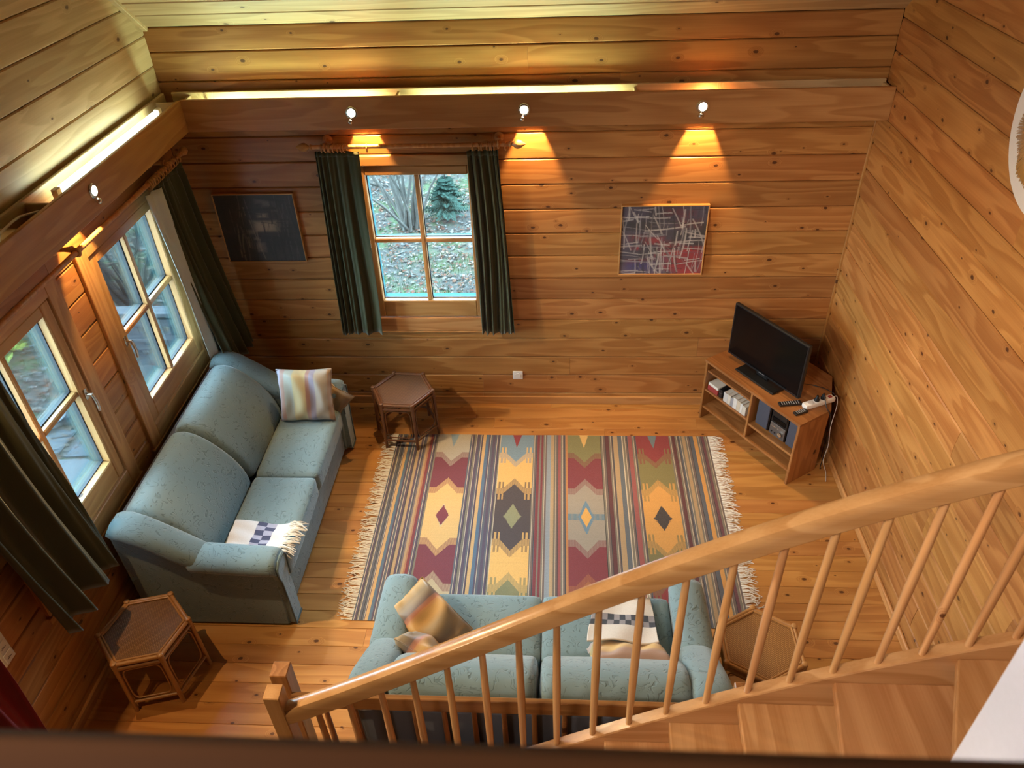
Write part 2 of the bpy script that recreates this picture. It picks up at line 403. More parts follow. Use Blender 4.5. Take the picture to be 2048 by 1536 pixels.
def window(name, loc, rz, handle=None):
    """local x along the wall, local y outwards, z up; origin at the glass centre on the inner wall face"""
    w, h = WIN['w'], WIN['h']
    r = empty(name, loc, rz, kind='structure')
    def ring(nm, xi, zt, zbm, xo, zot, zob, y0, y1, mat, b=.004):   # four boards
        board(nm, -xo, -xi, y0, y1, zob, zot, mat, r, 'z', b); board(nm, xi, xo, y0, y1, zob, zot, mat, r, 'z', b)
        board(nm, -xi, xi, y0, y1, zt, zot, mat, r, 'x', b); board(nm, -xi, xi, y0, y1, zob, zbm, mat, r, 'x', b)
    ring('casing_board', w + .083, h + .072, -h - .150, w + .19, h + .145, -h - .272, -.024, .03, M['trim'])
    board('casing_board', -w - .205, w + .205, -.030, .0, -h - .272 - .012, -h - .272, M['trim'], r, 'x')
    ring('sash_board', w, h, -h, w + .077, h + .066, -h - .143, -.014, .05, M['trim'], .006)
    board('frame_liner', -w - .185, w + .185, .05, .12, h + .07, h + .142, M['trim'], r)
    board('frame_liner', -w - .185, w + .185, .05, .12, -h - .27, -h - .147, M['trim'], r)
    for s in (-1, 1): board('frame_liner', min(s * (w + .08), s * (w + .185)), max(s * (w + .08), s * (w + .185)), .05, .12, -h - .147, h + .07, M['trim'], r, 'z')
    board('muntin', -.016, .016, -.004, .034, -h, h, M['trim'], r, 'z', .006)
    for s in (-1, 1): board('muntin', min(s * .016, s * w), max(s * .016, s * w), -.002, .034, -.017, .017, M['trim'], r, 'x', .006)
    board('muntin', -.016, .016, .05, .078, -h, h, M['teal'], r, 'z', .002)
    for s in (-1, 1): board('muntin', min(s * .016, s * w), max(s * .016, s * w), .05, .078, -.017, .017, M['teal'], r, 'x', .002)
    for s in (-1, 1):
        for q in (-1, 1):
            MB().box(min(s * .004, s * (w + .01)), max(s * .004, s * (w + .01)), .036, .046, min(q * .004, q * (h + .01)), max(q * .004, q * (h + .01))).build('pane', M['glass'], r)
            x0, x1, z0, z1 = sorted((s * .016, s * w)) + sorted((q * .017, q * h)); g = MB()
            for bx in ((x0, x0 + .005, z0, z1), (x1 - .005, x1, z0, z1), (x0 + .005, x1 - .005, z0, z0 + .005), (x0 + .005, x1 - .005, z1 - .005, z1)):
                g.box(bx[0], bx[1], .0345, .0495, bx[2], bx[3])
            g.build('glazing_seal', M['seal'], r)
    for (x0, x1, z0, z1, gr) in ((-w - .06, -w, -h - .06, h + .06, 'z'), (w, w + .06, -h - .06, h + .06, 'z'), (-w, w, h, h + .06, 'x'), (-w, w, -h - .06, -h, 'x')):
        board('outer_frame', x0, x1, .052, .105, z0, z1, M['teal'], r, gr, .003)
    if handle is not None:
        hx, hz = handle; m = MB()
        hd = link('handle', mesh('handle', *(lambda q: (q.v, q.f))(MB().box(hx - .014, hx + .014, -.022, -.012, hz - .036, hz + .036, .004).tube([(hx, -.02, hz), (hx, -.055, hz)], .009, 10)
            .tube([(hx, -.05, hz), (hx, -.058, hz - .03), (hx, -.06, hz - .075), (hx, -.055, hz - .118)], [.010, .0095, .009, .008], 10)), M['chrome'], 40), r)
        hd['label'] = 'satin metal window handle'
    return r
window('window_1', (WBX, YB, WIN['zc']), 0, (-.40, -.02))
window('window_2', (XL, WLY[0], WIN['zc']), PI / 2, (-.40, -.02))
window('window_3', (XL, WLY[1], WIN['zc']), PI / 2, (.40, -.03))
# ---------------------------------------------------------------- light troughs and lamps
def trough_front(parent, horizontal, a, b, y0, y1, z0, z1, holes):
    """front board with round openings left for the lamps is kept whole; the lamp rings sit on it"""
    if horizontal: return board('front_board', a, b, y0, y1, z0, z1, M['trim'], parent, 'x', .003)
    return board('front_board', y0, y1, a, b, z0, z1, M['trim'], parent, 'y', .003)
YF, XF, ZT0, ZT1 = 4.964, -2.441, 2.398, 2.604
tb = empty('light_trough', (0, 0, 0), 0, 'long wooden light trough running along the back wall above the window', 'light trough')
trough_front(tb, True, XF - .024, XR - .002, YF, YF + .024, ZT0, ZT1, BACK_SPOTS)
board('back_board', XF - .10, XR - .03, 5.075, 5.095, 2.42, 2.622, M['ceil'], tb)
cur = XF - .02
for gx in [x + .03 for x in BACK_SPOTS] + [XR + .05]:
    e = min(gx - .042, XR - .01)
    board('bottom_board', cur, e, YF + .024, YB - .005, 2.40, 2.412, M['trim'], tb); cur = gx + .042
for dx in (-2.42, -1.04, .468, 2.0): board('divider', dx - .009, dx + .009, YF + .024, 5.075, 2.43, 2.603, M['ceil'], tb, 'y')
tl = empty('light_trough', (0, 0, 0), 0, 'wooden light trough along the left wall with a glowing tube inside', 'light trough')
trough_front(tl, False, .9, YF + .024, XF - .024, XF - .0005, ZT0, ZT1, LEFT_SPOTS)
board('back_board', -2.605, -2.585, .9, 5.07, 2.42, 2.622, M['ceil'], tl, 'y')
cur = .9
for gy in sorted(LEFT_SPOTS) + [5.3]:
    e = min(gy - .042, 4.96)
    board('bottom_board', XG + .001, XF - .024, cur, e, 2.40, 2.412, M['trim'], tl, 'y'); cur = gy + .042
for dy in (4.93, 3.40, 3.12, 1.9): board('divider', -2.585, XF - .024, dy - .009, dy + .009, 2.43, 2.603, M['ceil'], tl, 'x')

M['tube'] = plain('glowing_tube', (1, 1, .95), .3, emit=((.78, 1.0, .84), 15.0))
M['tube'].node_tree.nodes['Principled BSDF'].inputs['Emission Strength'].default_value = 15.0
M['white_plastic'] = plain('white_plastic', (.78, .76, .72), .35, mottle=.03)
M['black_plastic'] = plain('black_plastic', (.010, .010, .011), .32, mottle=.2)
def fluoro(y0, y1, label):
    t = empty('fluorescent_lamp', (-2.51, (y0 + y1) / 2, 2.56), 0, label, 'lamp', 'fluorescent tubes in the left trough')
    L = (y1 - y0) / 2
    MB().box(-.022, .022, -L, L, -.03, .006, .004).build('batten', M['white_plastic'], t)
    MB().tube([(0, -L + .045, .034), (0, L - .045, .034)], .017, 14).build('tube', M['tube'], t, 40)
    for s in (-1, 1): MB().box(-.016, .016, min(s * (L - .045), s * L), max(s * (L - .045), s * L), .006, .054, .004).build('end_cap', M['white_plastic'], t)
    return t
fluoro(3.53, 4.80, 'long glowing fluorescent tube in the left trough between the two dividers')
fluoro(1.92, 3.02, 'fluorescent tube end glowing at the left edge of the photo')
MB().tube([(-2.50, 3.02, 2.575), (-2.52, 3.08, 2.60), (-2.50, 3.16, 2.62), (-2.53, 3.26, 2.60), (-2.50, 3.36, 2.58)], .006, 8).build('lamp_cable', M['white_plastic'], None, 60)
tag(bpy.data.objects['lamp_cable'], 'short white cable lying in the left trough beside the tube end', 'cable')

M['bulb'] = plain('halogen_bulb', (1, .95, .8), .2, emit=((1.0, .86, .60), 60.0))
def spot(loc, rz, label):
    t = empty('spotlight', loc, rz, label, 'spotlight', 'halogen spotlights in the troughs')   # local -y is the way it faces
    Mf = Matrix.Rotation(PI / 2, 4, 'X')
    MB().lathe([(.024, .0), (.038, .0), (.040, .004), (.036, .009), (.026, .010), (.024, .002)], 22, Mf).build('trim_ring', M['chrome'], t, 40); ring = t.children[0]
    MB().lathe([(.001, .011), (.014, .0105), (.022, .008), (.024, .004), (.024, .001)], 18, Mf).build('bulb', M['bulb'], t, 60)
    MB().lathe([(.002, -.017), (.011, -.013), (.016, -.005), (.017, .003), (.012, .012), (.002, .016)], 14, Matrix.Translation((-.012, -.022, -.052))).build('swivel_ball', M['chrome'], ring, 60)
    MB().tube([(-.008, -.012, -.036), (-.011, -.02, -.045)], .004, 6).build('swivel_arm', M['chrome'], ring, 60)
for x, s in zip(BACK_SPOTS, ('left spotlight on the back trough, above the window curtain', 'middle spotlight on the back trough, right of the curtain rod finial', 'right spotlight on the back trough, above the red and white painting')):
    spot((x, YF, 2.508), 0, s)
spot((XF, 3.735, 2.522), PI / 2, 'spotlight on the left trough, facing across the room')

# ---------------------------------------------------------------- curtain rods and curtains
M['rodwood'] = wood('rod_wood', (.62, .33, .12), (.45, .20, .06), (.2, .07, .02), knots=1.5, keep=.1, rough=.35)
def curtain_rod(label, loc, rz, L, rings, brackets, finial=(True, True)):
    """local x along the rod, local y towards the wall"""
    t = empty('curtain_rod', loc, rz, label, 'curtain rod')
    Rx = Matrix.Rotation(PI / 2, 4, 'Y')
    link('pole', mesh('pole', *(lambda q: (q.v, q.f))(MB().tube([(0, 0, -L / 2), (0, 0, L / 2)], .0145, 12)), M['rodwood'], 40), t, mat4=Rx)
    pf = [(.0145, 0), (.019, .004), (.019, .012), (.011, .018), (.013, .026), (.027, .045), (.030, .060), (.025, .078), (.012, .098), (.003, .112)]
    for s, on in zip((-1, 1), finial):
        if on: MB().lathe(pf, 16, Matrix.Translation((s * L / 2, 0, 0)) @ Matrix.Rotation(s * PI / 2, 4, 'Y')).build('finial', M['rodwood'], t, 50)
    for bx, dep in brackets:
        m = MB().lathe([(.032, -.0), (.034, .008), (.026, .014), (.014, .022), (.012, dep * .5), (.016, dep - .03), (.022, dep - .016)], 16, Matrix.Translation((bx, dep, .016)) @ Matrix.Rotation(PI / 2, 4, 'X'))
        m.torus(.021, .008, 16, 8, Matrix.Translation((bx, 0, 0)) @ Rx); m.build('bracket', M['rodwood'], t, 50)
    me = None
    for i, rx in enumerate(rings):
        if me is None: q = MB().torus(.026, .0042, 18, 6); me = mesh('curtain_ring', q.v, q.f, M['rodwood'], 60)
        a = Matrix.Translation((rx, 0, -.011)) @ Matrix.Rotation(R_(rng.uniform(-22, 22)), 4, 'Z') @ Rx
        link('curtain_ring', me, t, mat4=a)
    return t
def cloth_mat(name, c, rough=.85, sheen=.3, tr=0.0):
    t = NT(name); v = t.obj(); f = t.noise(t.map(v, (260, 260, 260)), 1, 2, .6); g = t.noise(v, 6, 2)
    col = t.mix(f, tuple(x * .8 for x in c), tuple(x * 1.15 for x in c)); col = t.mix(t.math('MULTIPLY', g, .3), col, tuple(x * .75 for x in c))
    t.bump(f, .25, .001); t.p.inputs['Sheen Weight'].default_value = sheen
    return t.set(col, rough, 0, .2)
M['green'] = cloth_mat('olive_curtain', (.062, .062, .024))
M['lining'] = cloth_mat('pale_lining', (.62, .66, .60), .8, .1)
M['crimson'] = cloth_mat('red_curtain', (.22, .005, .012))
def sheet(name, fn, nu, nv, mat, parent=None, thick=.0025, smooth=180):
    V = [fn(i / nu, j / nv) for j in range(nv + 1) for i in range(nu + 1)]
    F = [(j * (nu + 1) + i, j * (nu + 1) + i + 1, (j + 1) * (nu + 1) + i + 1, (j + 1) * (nu + 1) + i) for j in range(nv) for i in range(nu)]
    o = link(name, mesh(name, V, F, mat, smooth), parent)
    md = o.modifiers.new('thickness', 'SOLIDIFY'); md.thickness = thick; md.offset = 0
    return o
def curtain(label, top, bot, z1, z0, folds, at, amp=(.022, .05), seed=0, mat='green', lean=0.0, hem=lambda u: 0, group='green curtains', cat='curtain', skew=1.0, warp=1.0):
    """top/bot = extent along the rod at the top and at the hem; at(s, off, z) gives the world point"""
    rg = random.Random(seed); ph = [rg.uniform(0, 6.28) for _ in range(4)]; wv = [rg.uniform(.8, 1.2) for _ in range(3)]
    t = empty('curtain', (0, 0, 0), 0, label, cat, group)
    def fn(u, v):
        k = v ** .7
        s = (top[0] * (1 - v) + bot[0] * v) + ((top[1] * (1 - v) + bot[1] * v) - (top[0] * (1 - v) + bot[0] * v)) * (u ** skew)
        s += .010 * math.sin(3.1 * v + ph[2]) * math.sin(PI * u)
        a = amp[0] * (1 - k) + amp[1] * k
        w = 2 * PI * folds * ((1 - (1 - u) ** warp) + .03 * math.sin(4 * v + ph[0]) + .05 * math.sin(2 * PI * u * wv[1] + ph[3]))
        off = a * (math.sin(w + ph[1]) * (.75 + .25 * math.sin(5 * u + ph[2])) + .25 * math.sin(2.3 * w + ph[3] + 2 * v)) + lean * v ** 1.6
        if v < .04: off *= .7
        z = z1 + (z0 + hem(u) - z1) * v + .008 * math.cos(w) * v
        return at(s, off, z)
    sheet('fabric', fn, max(60, folds * 18), 34, M[mat], t)
    sheet('heading_tape', lambda u, v: fn(u, .005 + .02 * v) if True else None, max(60, folds * 18), 2, M[mat], t, .006)
    return t, fn
YR = 5.03
curtain_rod('wooden curtain rod with turned finials above the back window', (-1.0, YR, 2.262), 0, 1.32,
            [-.60, -.57, -.555, -.535, -.515, -.49, -.455, -.44, -.29, .415, .455, .485, .515, .53, .545, .56, .64], [(-.575, .105), (.59, .105)])
atb = lambda s, off, z: (s, YR - .005 - off, z)
ct, f1 = curtain('olive green curtain hanging left of the back window', (-1.645, -1.345), (-1.69, -1.375), 2.232, .775, 5, atb, (.016, .036), 4, skew=1.15, warp=2.1)
ct2, f2 = curtain('olive green curtain hanging right of the back window', (-.62, -.415), (-.595, -.345), 2.225, .775, 5, atb, (.016, .035), 9, warp=.75)
XRD = -2.55
curtain_rod('long wooden curtain rod along the left wall above the two windows', (XRD, 3.55, 2.250), PI / 2, 2.84,
            [.92, .945, .975, 1.0, 1.03, 1.07, 1.10, 1.14, 1.18, 1.21, 1.25, 1.29, 1.33, 1.37, -.95, -1.0, -1.05, -1.1, -1.15, -1.2, -1.25, -1.3], [(.02, .128), (1.22, .128), (-1.2, .128)], (False, True))
atl = lambda s, off, z: (XRD + off, s, z)
ct3, f3 = curtain('olive green curtain in the far left corner with a pale lining', (4.52, 4.95), (4.60, 4.99), 2.215, .74, 5, atl, (.020, .055), 14, lean=.10)
sheet('lining', lambda u, v: (XRD - .02 + .04 * u + .012 * math.sin(9 * u + 4 * v) + .02 * v, 4.425 + .14 * u + .12 * v ** 1.5 + .02 * math.sin(3 * v), 2.19 - 1.42 * v - .0 * u), 14, 30, M['lining'], ct3)
ct4, f4 = curtain('olive green curtain at the lower left edge, right of the red curtain', (2.14, 2.70), (2.28, 2.80), 2.215, .74, 4, atl, (.020, .060), 23, lean=.05)
curtain('dark red curtain at the lower left edge beside the switch plate', (1.40, 1.885), (1.40, 1.925), 2.2, .33, 4, lambda s, off, z: (-2.54 + off, s, z), (.02, .05), 31, mat='crimson', group='red curtains')

# ---------------------------------------------------------------- colour grids (woven and painted pictures)
def grid_obj(name, nx, ny, pos, col, mat, parent=None):
    u, v = np.meshgrid((np.arange(nx + 1)) / nx, (np.arange(ny + 1)) / ny)
    P = np.stack(pos(u, v), -1).reshape(-1, 3).astype(np.float32)
    i, j = np.meshgrid(np.arange(nx), np.arange(ny)); a = (j * (nx + 1) + i).ravel()
    F = np.stack([a, a + 1, a + nx + 2, a + nx + 1], -1).astype(np.int32)
    me = bpy.data.meshes.new(name); me.vertices.add(len(P)); me.vertices.foreach_set('co', P.ravel())
    me.loops.add(F.size); me.loops.foreach_set('vertex_index', F.ravel()); me.polygons.add(len(F))
    me.polygons.foreach_set('loop_start', np.arange(len(F), dtype=np.int32) * 4)
    me.update(calc_edges=True); me.validate()
    ca = me.color_attributes.new('Col', 'FLOAT_COLOR', 'CORNER')
    cc = np.ones((len(F), 4, 4), np.float32); cc[:, :, :3] = col.reshape(-1, 3)[:, None, :]
    ca.data.foreach_set('color', cc.ravel())
    me.polygons.foreach_set('use_smooth', [True] * len(F)); me.materials.append(mat)
    return link(name, me, parent)
lin = lambda c: np.array(srgb(*c))

# ---------------------------------------------------------------- rug
def build_rug():
    NX, NY = 620, 440
    X0, X1, Y0, Y1 = -1.30, 1.17, 2.935, 4.715
    img = np.zeros((NY, NX, 3)); rg = random.Random(5)
    cream = (205, 190, 165); dk = (62, 62, 76); sl = (84, 88, 100); pur = (78, 62, 86); blu = (76, 104, 130); yel = (206, 166, 110); red = (122, 32, 44); ros = (150, 72, 70); gr = (120, 112, 98); bei = (178, 148, 108); lb = (140, 148, 156); dkr = (88, 26, 32)
    def stripes(a, b, seq):                      # seq: (relative width, colour) ; 'f' = fine mixed lines
        tot = sum(w for w, c in seq); x = a
        for w, c in seq:
            e = x + (b - a) * w / tot; i0, i1 = int(round(x * NX)), int(round(e * NX))
            if isinstance(c[0], tuple):
                k = i0; q = 0
                while k < i1:
                    n = rg.choice((2, 3, 3, 4)) if q % 2 == 0 else 1
                    cc = c[(q // 2) % len(c)] if q % 2 == 0 else (cream if (q // 2) % 2 == 0 else (34, 32, 40))
                    img[:, k:min(k + n, i1)] = lin(cc); k += n; q += 1
            else: img[:, i0:i1] = lin(c)
            x = e
    F1 = (sl, pur, gr, sl); F2 = (gr, (110, 92, 86), sl); F3 = (pur, sl, (108, 96, 104))
    stripes(0, .136, [(3.6, F1), (.9, yel), (1.0, blu), (.8, F3), (1.8, F1), (.8, bei), (2.0, F3), (.6, bei), (.6, (170, 116, 80)), (.9, red), (1.8, F1)])
    stripes(.241, .339, [(2.4, F1), (.9, pur), (1.4, F1), (1.1, yel), (1.1, blu), (1.7, F3), (.9, pur), (2.1, F1)])
    stripes(.444, .5525, [(1.2, F2), (.9, red), (.5, gr), (.7, red), (1.1, F2), (1.3, lb), (1.1, bei), (1.2, F2), (.9, ros), (1.5, F2), (.7, (186, 122, 62))])
    stripes(.658, .7695, [(1.5, F2), (1.2, dkr), (1.3, F2), (1.4, bei), (1.3, (90, 98, 108)), (.4, cream), (1.6, F2), (1.2, ros), (1.4, F2)])
    stripes(.8746, 1.0, [(1.0, F2), (.9, dkr), (2.2, F2), (1.0, bei), (1.8, F2), (.9, sl), (1.1, (214, 154, 74)), (1.4, F2), (.9, (104, 50, 62)), (1.4, F2)])
    cols = [  # bounds, colours A-top, B, A-centre, B-low, A-bottom, diamonds top/centre, comb
        (.136, .241, (178, 168, 148), (116, 32, 52), (226, 182, 112), (116, 32, 52), (190, 172, 138), (128, 152, 165), (122, 30, 48), False),
        (.339, .444, (118, 142, 156), (232, 182, 100), (66, 52, 54), (232, 182, 100), (128, 126, 86), (142, 26, 38), (142, 142, 104), True),
        (.5525, .658, (128, 122, 72), (124, 32, 46), (158, 148, 134), (124, 32, 46), (164, 96, 52), (222, 176, 98), (224, 168, 78), False),
        (.7695, .8746, (140, 34, 40), (126, 116, 62), (216, 156, 72), (120, 112, 66), (140, 34, 40), (104, 122, 130), (48, 36, 36), True)]
    tt = (np.arange(NY) + .5) / NY            # 0 = back edge
    for (a, b, At, B, Ac, Bl, Ab, dt, dc, comb) in cols:
        i0, i1 = int(a * NX), int(b * NX); uu = ((np.arange(i1 - i0) + .5) / (i1 - i0) - .5) * 2
        U, T = np.meshgrid(uu, tt)
        V = np.clip(1 - np.abs(U) / .62, 0, 1)
        e1 = .118 + .058 * V; e2 = .370 - .058 * V; e3 = .614 + .058 * V; e4 = .868 - .058 * V; bw = .034
        blk = np.zeros(U.shape + (3,)); blk[:] = lin(At)
        def zone(m, c): blk[m] = lin(c)
        zone(T >= e1, B); zone(T >= e2, Ac); zone(T >= e3, Bl); zone(T >= e4, Ab)
        for e, ca, cb in ((e1, At, B), (e2 - bw, B, Ac), (e3, Ac, Bl), (e4 - bw, Bl, Ab)):
            band = (T >= e) & (T < e + bw); fine = (np.indices(U.shape)[1] % 2 == 0)
            mixc = .5 * lin(ca) + .5 * lin(cb)
            blk[band & fine] = .7 * lin(cb) + .3 * lin(ca); blk[band & ~fine] = .35 * lin(cb) + .65 * lin(ca)
            if comb:
                teeth = (np.abs(U) > .60) & ((np.abs(U) * 10).astype(int) % 2 == 0)
                blk[(T >= e - .035) & (T < e) & teeth] = .75 * lin(cb) + .25 * lin(ca)
                blk[(T >= e + bw) & (T < e + bw + .032) & teeth] = .6 * lin(ca) + .4 * lin(cb)
        def diamond(c0, hw, hh, col, jag=1.0):
            q = np.abs(T - c0) / hh; st = (q * 9); fr = st - np.floor(st)
            wd = hw * (1 - np.floor(st) / 9) * (1 - .30 * jag * fr)
            blk[(q < 1) & (np.abs(U) < wd)] = lin(col)
        diamond(0, .30, .082, dt)
        if a == .5525:
            blk[(np.abs(T - .494) < .017) & ((np.indices(U.shape)[1] // 5) % 2 == 0)] = lin((104, 128, 142))
            blk[(np.abs(T - .494) < .017) & ((np.indices(U.shape)[1] // 5) % 2 == 1)] = lin((124, 134, 138))
            diamond(.494, .50, .088, (98, 132, 156))
            blk[(np.abs(T - .494) / .054 + np.abs(U) / .30) < 1] = lin(dc)
        elif a == .136: diamond(.494, .40, .062, (206, 186, 140)); diamond(.494, .38, .052, dc, .5)
        else: diamond(.494, .52, .064, dc)
        img[:, i0:i1] = blk
    img *= .92 * (1 + .14 * (np.random.rand(NY, NX, 1) - .5))
    img *= (1 + .05 * (np.random.rand(NY, 1, 1) - .5))
    M['rug'] = attr_mat('kilim_weave', .95, (420, 420, 420), .15, .35)
    root = empty('rug', ((X0 + X1) / 2, (Y0 + Y1) / 2, 0), 0, 'flat-woven striped rug with zigzag motifs and white fringes on the floor', 'rug')
    cx, cy = (X0 + X1) / 2, (Y0 + Y1) / 2
    def pos(u, v):
        x = X0 - cx + (X1 - X0) * u; y = Y1 - cy + (Y0 - Y1) * v
        z = .0045 + .0022 * np.sin(x * 7 + 1.5 * np.sin(3 * y)) * np.clip(np.sin(y * 2.2 + x), 0, 1) + .004 * np.exp(-((x - .02) / .02) ** 2) * np.clip(1 - (y + .2) ** 2, 0, 1)
        return x, y, z
    grid_obj('weave', NX, NY, pos, img, M['rug'], root)
    MB().box(X0 - cx, X1 - cx, Y0 - cy, Y1 - cy, 0.0004, .0020).build('underside', M['rug_under'], root)
    for s, xe in ((-1, X0 - cx), (1, X1 - cx)):
        m = MB(); rf = random.Random(8 + s)
        for k in range(330):
            yy = (Y0 - cy) + (Y1 - Y0) * (k + rf.random()) / 330; L = rf.uniform(.065, .115); d = rf.uniform(-.03, .03); w = .0026
            pts = [(xe - s * .004, yy, .006), (xe + s * L * .4, yy + d * .3, .007 + rf.random() * .004), (xe + s * L * .8, yy + d, .004 + rf.random() * .005), (xe + s * L, yy + d * 1.5, .003)]
            V = []; F = []
            for p in pts: V += [(p[0], p[1] - w, p[2]), (p[0], p[1] + w, p[2]), (p[0], p[1], p[2] + .0025)]
            for q in range(3):
                for r3 in range(3): F.append((q * 3 + r3, q * 3 + (r3 + 1) % 3, q * 3 + 3 + (r3 + 1) % 3, q * 3 + 3 + r3))
            m.add(V, F)
        f = m.build('fringe', M['fringe'], root, fix=False); f['kind'] = 'stuff'; f['label'] = 'white knotted fringe'
M['fringe'] = cloth_mat('white_fringe', (.80, .76, .68), .9, 0)
M['rug_under'] = cloth_mat('rug_underside', (.25, .2, .17), .95, 0)
build_rug()

# ---------------------------------------------------------------- pictures
def strokes(H, Wd, base, items, seed):
    rg = np.random.RandomState(seed); img = np.zeros((H, Wd, 3)); yy, xx = np.mgrid[0:H, 0:Wd] / float(H)
    img[:] = lin(base)
    for (n, kind, cols, w, al, reg) in items:
        for _ in range(n):
            x0, y0 = rg.uniform(reg[0], reg[1]), rg.uniform(reg[2], reg[3])
            c = lin(cols[rg.randint(len(cols))]); ww = w * rg.uniform(.5, 1.5)
            if kind == 'b': 
                d = np.maximum(np.abs(xx - x0) / (ww * 2.2), np.abs(yy - y0) / ww); a = np.clip(1.3 - d, 0, 1) * al
            else:
                L = rg.uniform(.12, .55); cv = rg.uniform(-.5, .5); tl_ = rg.uniform(-.18, .18)
                if kind == 'v': s_, o_ = yy - y0, xx - x0
                elif kind == 'h': s_, o_ = xx - x0, yy - y0
                else: s_, o_ = (xx - x0) * .6 + (yy - y0), (xx - x0) - .6 * (yy - y0)
                d = np.abs(o_ - tl_ * s_ - cv * s_ * s_) / ww
                dry = .72 + .28 * np.sin(s_ * 90 + rg.uniform(0, 6)) * np.sin(o_ * 400)
                a = np.clip(1.25 - d, 0, 1) * (np.abs(s_) < L / 2) * al * dry
            img = img * (1 - a[..., None]) + c * a[..., None]
    return img
M['paint'] = attr_mat('painted_canvas', .45, (900, 900, 900), .4, .1)
def picture(label, x0, x1, z0, z1, img, seed):
    cx, cz = (x0 + x1) / 2, (z0 + z1) / 2; w, h = (x1 - x0) / 2, (z1 - z0) / 2
    r = empty('painting', (cx, YB - .002, cz), 0, label, 'painting')
    H, Wd = img.shape[:2]
    grid_obj('canvas', Wd, H, lambda u, v: (-w + .007 + (2 * w - .014) * u, 0 * u - .024, h - .007 - (2 * h - .014) * v), img, M['paint'], r)
    MB().box(-w + .006, w - .006, -.022, -.004, -h + .006, h - .006).build('backing', M['black_plastic'], r)
    for a, b, c, d, g in ((-w, w, h - .008, h, 'x'), (-w, w, -h, -h + .008, 'x'), (-w, -w + .008, -h + .008, h - .008, 'z'), (w - .008, w, -h + .008, h - .008, 'z')):
        board('frame_bar', a, b, -.034, -.002, c, d, M['rodwood'], r, g, .0015)
wht = [(196, 188, 182), (150, 146, 150), (214, 208, 200)]
full = (0, 1.1, 0, 1)
img = strokes(200, 220, (40, 36, 46), [
    (26, 'b', [(70, 62, 84), (28, 26, 34), (92, 80, 100)], .09, .7, full), (16, 'b', [(170, 24, 30), (140, 30, 40)], .07, .9, (.70, 1.1, .66, .98)),
    (14, 'b', [(160, 32, 42), (120, 26, 34)], .05, .85, (.15, .7, .45, .85)), (4, 'b', [(110, 28, 34)], .05, .7, (.6, 1.0, .08, .3)), (7, 'b', [(96, 78, 104), (70, 60, 120)], .07, .7, (0, .6, .78, 1)), (3, 'b', [(52, 44, 110)], .05, .7, (.2, .4, .75, .95)),
    (34, 'v', [(20, 18, 24), (60, 56, 70)], .012, .8, full), (26, 'h', [(22, 20, 26), (84, 76, 94)], .010, .7, full), (16, 'd', [(120, 112, 112), (40, 36, 40)], .014, .7, (.3, .8, .5, 1)),
    (46, 'v', wht, .0095, .9, full), (46, 'h', wht, .0090, .9, full), (12, 'd', wht, .011, .8, full), (20, 'v', [(22, 20, 26)], .008, .8, full)], 12)
picture('abstract painting of red, violet and white brush strokes on the back wall', .428, 1.038, 1.236, 1.786, img, 1)
img = strokes(200, 220, (22, 19, 19), [
    (22, 'b', [(52, 46, 44), (14, 12, 13), (38, 32, 32)], .10, .7, full), (5, 'b', [(166, 146, 118), (150, 128, 104)], .055, .85, (.56, .72, .30, .52)), (6, 'b', [(120, 104, 90)], .030, .8, (.38, .52, .45, .85)), (5, 'b', [(96, 84, 80)], .03, .7, (.6, .8, .08, .25)),
    (14, 'v', [(150, 132, 112), (110, 98, 92)], .010, .7, (.15, .6, .1, .95)), (30, 'v', [(84, 76, 74), (48, 42, 42)], .008, .7, (.6, 1.1, 0, 1)),
    (40, 'v', [(8, 7, 8), (14, 12, 13)], .017, .95, full), (26, 'h', [(8, 7, 8), (16, 14, 15)], .012, .9, full)], 5)
picture('dark black and brown abstract painting in the left corner', -2.483, -1.888, 1.362, 1.905, img, 2)

# ---------------------------------------------------------------- wall socket, switch plate, round wall hanging
s = empty('wall_socket', (-.342, YB, .292), 0, 'white wall socket on the back wall above the baseboard', 'socket')
MB().box(-.041, .041, -.011, .001, -.041, .041, .004).build('cover_plate', M['white_plastic'], s); cp = s.children[0]
MB().lathe([(.021, 0), (.024, 0), (.024, .006), (.021, .006)], 22, Matrix.Translation((0, -.010, 0)) @ Matrix.Rotation(PI / 2, 4, 'X')).build('socket_ring', M['white_plastic'], cp, 40)
MB().lathe([(.001, 0), (.0205, 0), (.0205, .001)], 22, Matrix.Translation((0, -.0112, 0)) @ Matrix.Rotation(PI / 2, 4, 'X')).build('socket_well', plain('grey_recess', (.10, .09, .08), .6), cp)
for q in (-1, 1): MB().lathe([(.0005, 0), (.0028, 0), (.0028, .0016)], 8, Matrix.Translation((q * .0095, -.0120, 0)) @ Matrix.Rotation(PI / 2, 4, 'X')).build('pin_hole', M['black_plastic'], cp)
s = empty('switch_plate', (XL, 2.086, .915), PI / 2, 'cream three-gang switch plate on the left wall beside the red curtain', 'switch')
MB().box(-.041, .041, -.011, .001, -.115, .115, .004).build('cover_plate', M['white_plastic'], s)
for k in (-1, 0, 1):
    rk = MB().box(-.029, .029, -.016, -.010, k * .071 - .029, k * .071 + .029, .003).build('rocker', M['white_plastic'], s)
    MB().box(-.016, .016, -.0168, -.0155, k * .071 - .010, k * .071 - .0075).build('mark', M['black_plastic'], rk)
    MB().box(-.010, .004, -.0168, -.0155, k * .071 - .003, k * .071 - .0015).build('mark', M['black_plastic'], rk)
M['raffia'] = cloth_mat('tan_raffia', (.46, .24, .055), .9, .2)
M['whitepaint'] = plain('white_paint', (.82, .78, .74), .5, mottle=.03)
d = empty('wall_hanging', (XR - .001, 3.229, 2.94), -PI / 2, 'round white disc with a tan raffia centre on the right wall', 'wall hanging')
